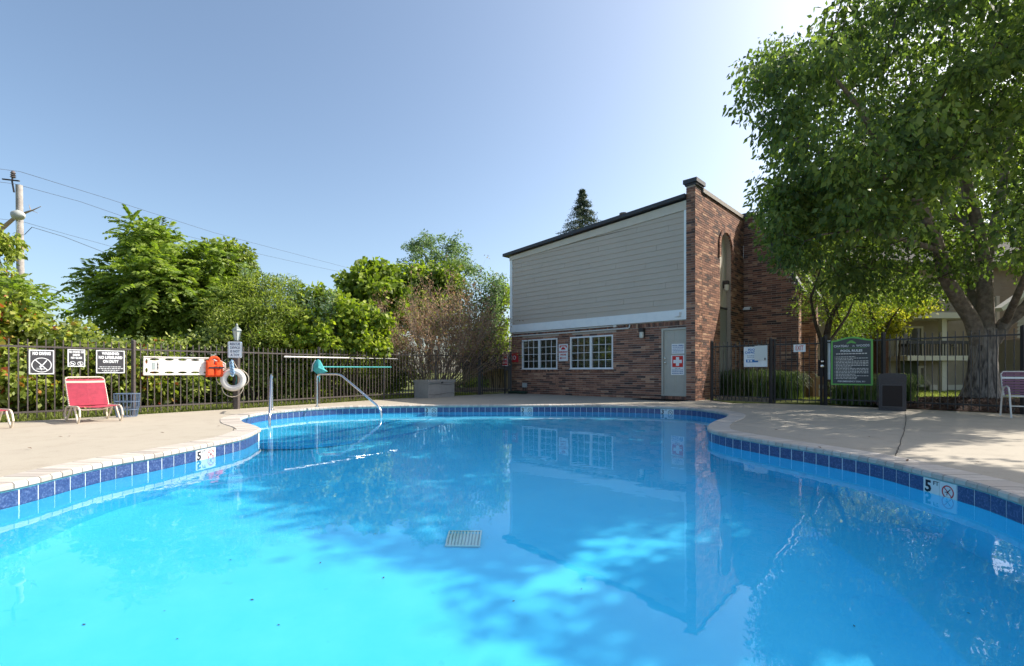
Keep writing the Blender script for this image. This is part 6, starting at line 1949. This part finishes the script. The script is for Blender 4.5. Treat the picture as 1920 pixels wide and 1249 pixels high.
for k in range(6): MB().box((-1.1 + k * .4, rng.normal() * .02, .10), (.38, .25, .16 + .02 * rng.random())).build('stone', material('ledge_stone', (.32, .27, .22), .9, .1, noise=(9, (.22, .19, .16), .4, .6)), lw)

# edging blocks behind the right fence panel
ed = thing('edging', 'row of tan edging blocks under the tall grass behind the short fence', 'edging', (*RF[0], 0))
u = (Vector((*RF[1], 0)) - Vector((*RF[0], 0))); L = u.length; u.normalize(); yaw = math.atan2(u.y, u.x); nrm = Vector((-u.y, u.x, 0))
em_ = MB().box((0, 0, .06), (.17, .14, .12)).mesh('block', material('tan_block', (.26, .22, .17), .9, .1, noise=(15, (.18, .15, .12), .4, .6)))
for k in range(8): put('block', em_, ed, u * (.20 + k * .185) + nrm * .14 + Vector((0, 0, .004 * (k % 3))), (0, 0, yaw + rng.normal() * .03))
# cardboard box and paving beyond the gate
cb = thing('cardboard_box', 'brown cardboard box with pale labels standing beyond the right gate', 'box', (at(1527, 740, 15.0).x, 15.0, .0), math.radians(10))
M_card = material('cardboard', (.30, .17, .09), .85, .1)
MB().box((0, 0, .35), (.46, .40, .70)).build('carton', M_card, cb); MB().box((.06, -.203, .40), (.18, .004, .12)).box((.04, -.203, .20), (.14, .004, .20)).build('label', material('pale_label', (.42, .38, .33), .8), cb)
struct(MB().box((9.1, 15.0, -.03), (3.4, 3.6, .05)).build('entry_path', M_deck))

# utility pole with street lamp
pp_ = at(36, 700, 20); pl = thing('utility_pole', 'weathered grey wooden utility pole at the far left', 'utility pole', (pp_.x - .0, 20, -.03))
ztop = z_at(346, 20)
M_pole = material('weathered_pole_wood', (.38, .36, .345), .9, .1, noise=(5, (.26, .24, .23), .4, .65), bump=(25, .6, .01))
MB().tube([(.12, 0, 0), (.06, 0, ztop * .5), (0, 0, ztop)], [.135, .125, .11], 14).build('shaft', M_pole, pl, smooth=True)
MB().tube([(-.06, -.15, ztop - .35), (-.13, -.16, ztop + .1), (-.13, -.12, ztop + .55)], .03, 6).build('pin_bracket', M_black, pl)
MB().lathe([(.05, ztop + .25), (.10, ztop + .28), (.05, ztop + .32), (.10, ztop + .36), (.05, ztop + .40), (.09, ztop + .45), (.04, ztop + .55)], 10, c=(-.13, -.12, 0)).build('insulator', material('brown_insulator', (.12, .10, .10), .3), pl)
MB().bar((-.55, -.14, ztop + .20), (.15, -.14, ztop + .12), .05).build('cross_arm', M_bark2, pl)
zl = z_at(408, 20)
MB().tube([(.05, -.16, zl - .7), (.16, -.22, zl - .2), (.25, -.35, zl + .02)], .025, 6).build('lamp_arm', M_steel, pl)
lh = MB()
for i, (x, r1) in enumerate(((-.05, .08), (.08, .15), (.28, .18), (.45, .13), (.56, .03))): pass
lh.tube([(.14, -.4, zl), (.22, -.4, zl), (.38, -.4, zl), (.52, -.4, zl - .03), (.64, -.4, zl - .05)], [.08, .18, .21, .16, .03], 12)
lh.build('lamp_head', material('lamp_head_grey', (.40, .42, .40), .4, .4), pl, smooth=True)
dbh = thing('dead_branch', 'bare dead branch crossing behind the top of the utility pole', 'branch', (at(40, 410, 20.6).x, 20.6, -.03))
limbs = [L_([(-25, 455, 20.6), (0, 432, 20.6), (28, 408, 20.6), (50, 398, 20.6), (62, 394, 20.6), (77, 387, 20.6)], [.10, .09, .07, .045, .025, .01]), L_([(58, 396, 20.6), (54, 383, 20.6)], [.02, .005]), L_([(60, 395, 20.6), (72, 400, 20.6)], [.015, .004]), L_([(-25, 455, 20.6), (-60, 520, 20.6), (-70, 740, 20.6)], [.10, .16, .22])]
trunk(dbh, limbs, material('pale_dead_wood', (.36, .28, .21), .9, .1), 'wood', 6)
# wires
M_wire = material('wire_black', (.03, .03, .035), .6)
def wire(label, pts, r=.010, m=None):
    P = [at(*p) for p in pts]; t = thing('power_line', label, 'power line', P[0])
    out = []
    for a, b in zip(P, P[1:]):
        for k in range(8): out.append(a.lerp(b, k / 8))
    out.append(P[-1])
    MB().tube([p - P[0] for p in out], r, 4).build('cable', m or M_wire, t); return t
M_wirep = material('wire_pale', (.30, .28, .26), .5)
wire('topmost power line running down from the pole insulator', [(-60, 309, 16), (38, 322, 20), (200, 372, 25), (400, 436, 33), (560, 478, 41), (735, 524, 52)], .010)
wire('second power line just below the top one', [(-60, 334, 16), (28, 345, 20), (150, 378, 24), (300, 430, 30), (480, 475, 37), (600, 502, 44), (740, 530, 52)], .010)
wire('thin power line leaving the pole beside the lamp head', [(-60, 404, 17), (40, 415, 20), (120, 438, 23), (230, 468, 27), (380, 505, 33)], .008)
wire('power line looping down from the pole to the fern leaved tree', [(46, 440, 20), (60, 426, 20), (120, 444, 22), (210, 479, 25), (300, 510, 29)], .011)
wire('thick telephone cable running low from the pole', [(48, 531, 20), (120, 548, 18), (200, 566, 16), (290, 583, 14), (420, 612, 12.9)], .014, M_wirep)
wire('lower thin cable below the thick telephone cable', [(52, 548, 20), (130, 570, 18), (220, 592, 16), (300, 606, 14.2)], .009)
wire('short length of cable crossing the bright green tree', [(565, 546, 19.5), (640, 562, 19.8), (700, 575, 20)], .010, M_wirep)

# fallen leaves on the deck
dlv = []
for (px, py) in ((118, 821), (130, 819), (408, 800), (560, 763), (1700, 868), (1830, 868), (1630, 820), (1475, 795), (1452, 808), (60, 843), (1540, 842), (300, 812), (920, 752)):
    dlv.append(gp(px, py))
P = np.array([(p.x, p.y, .012) for p in dlv]); 
lv = put('fallen_leaves', np_mesh('fallen_leaves', leaf_quads(P, rng.normal(size=P.shape) * np.array([1, 1, .1]), np.full(len(P), .055), .5, flat=.9), 4, material('dry_leaf', (.12, .07, .04), .8)), None)
tag(lv, 'a few small dry leaves scattered on the pale deck', 'leaves', kind='stuff')
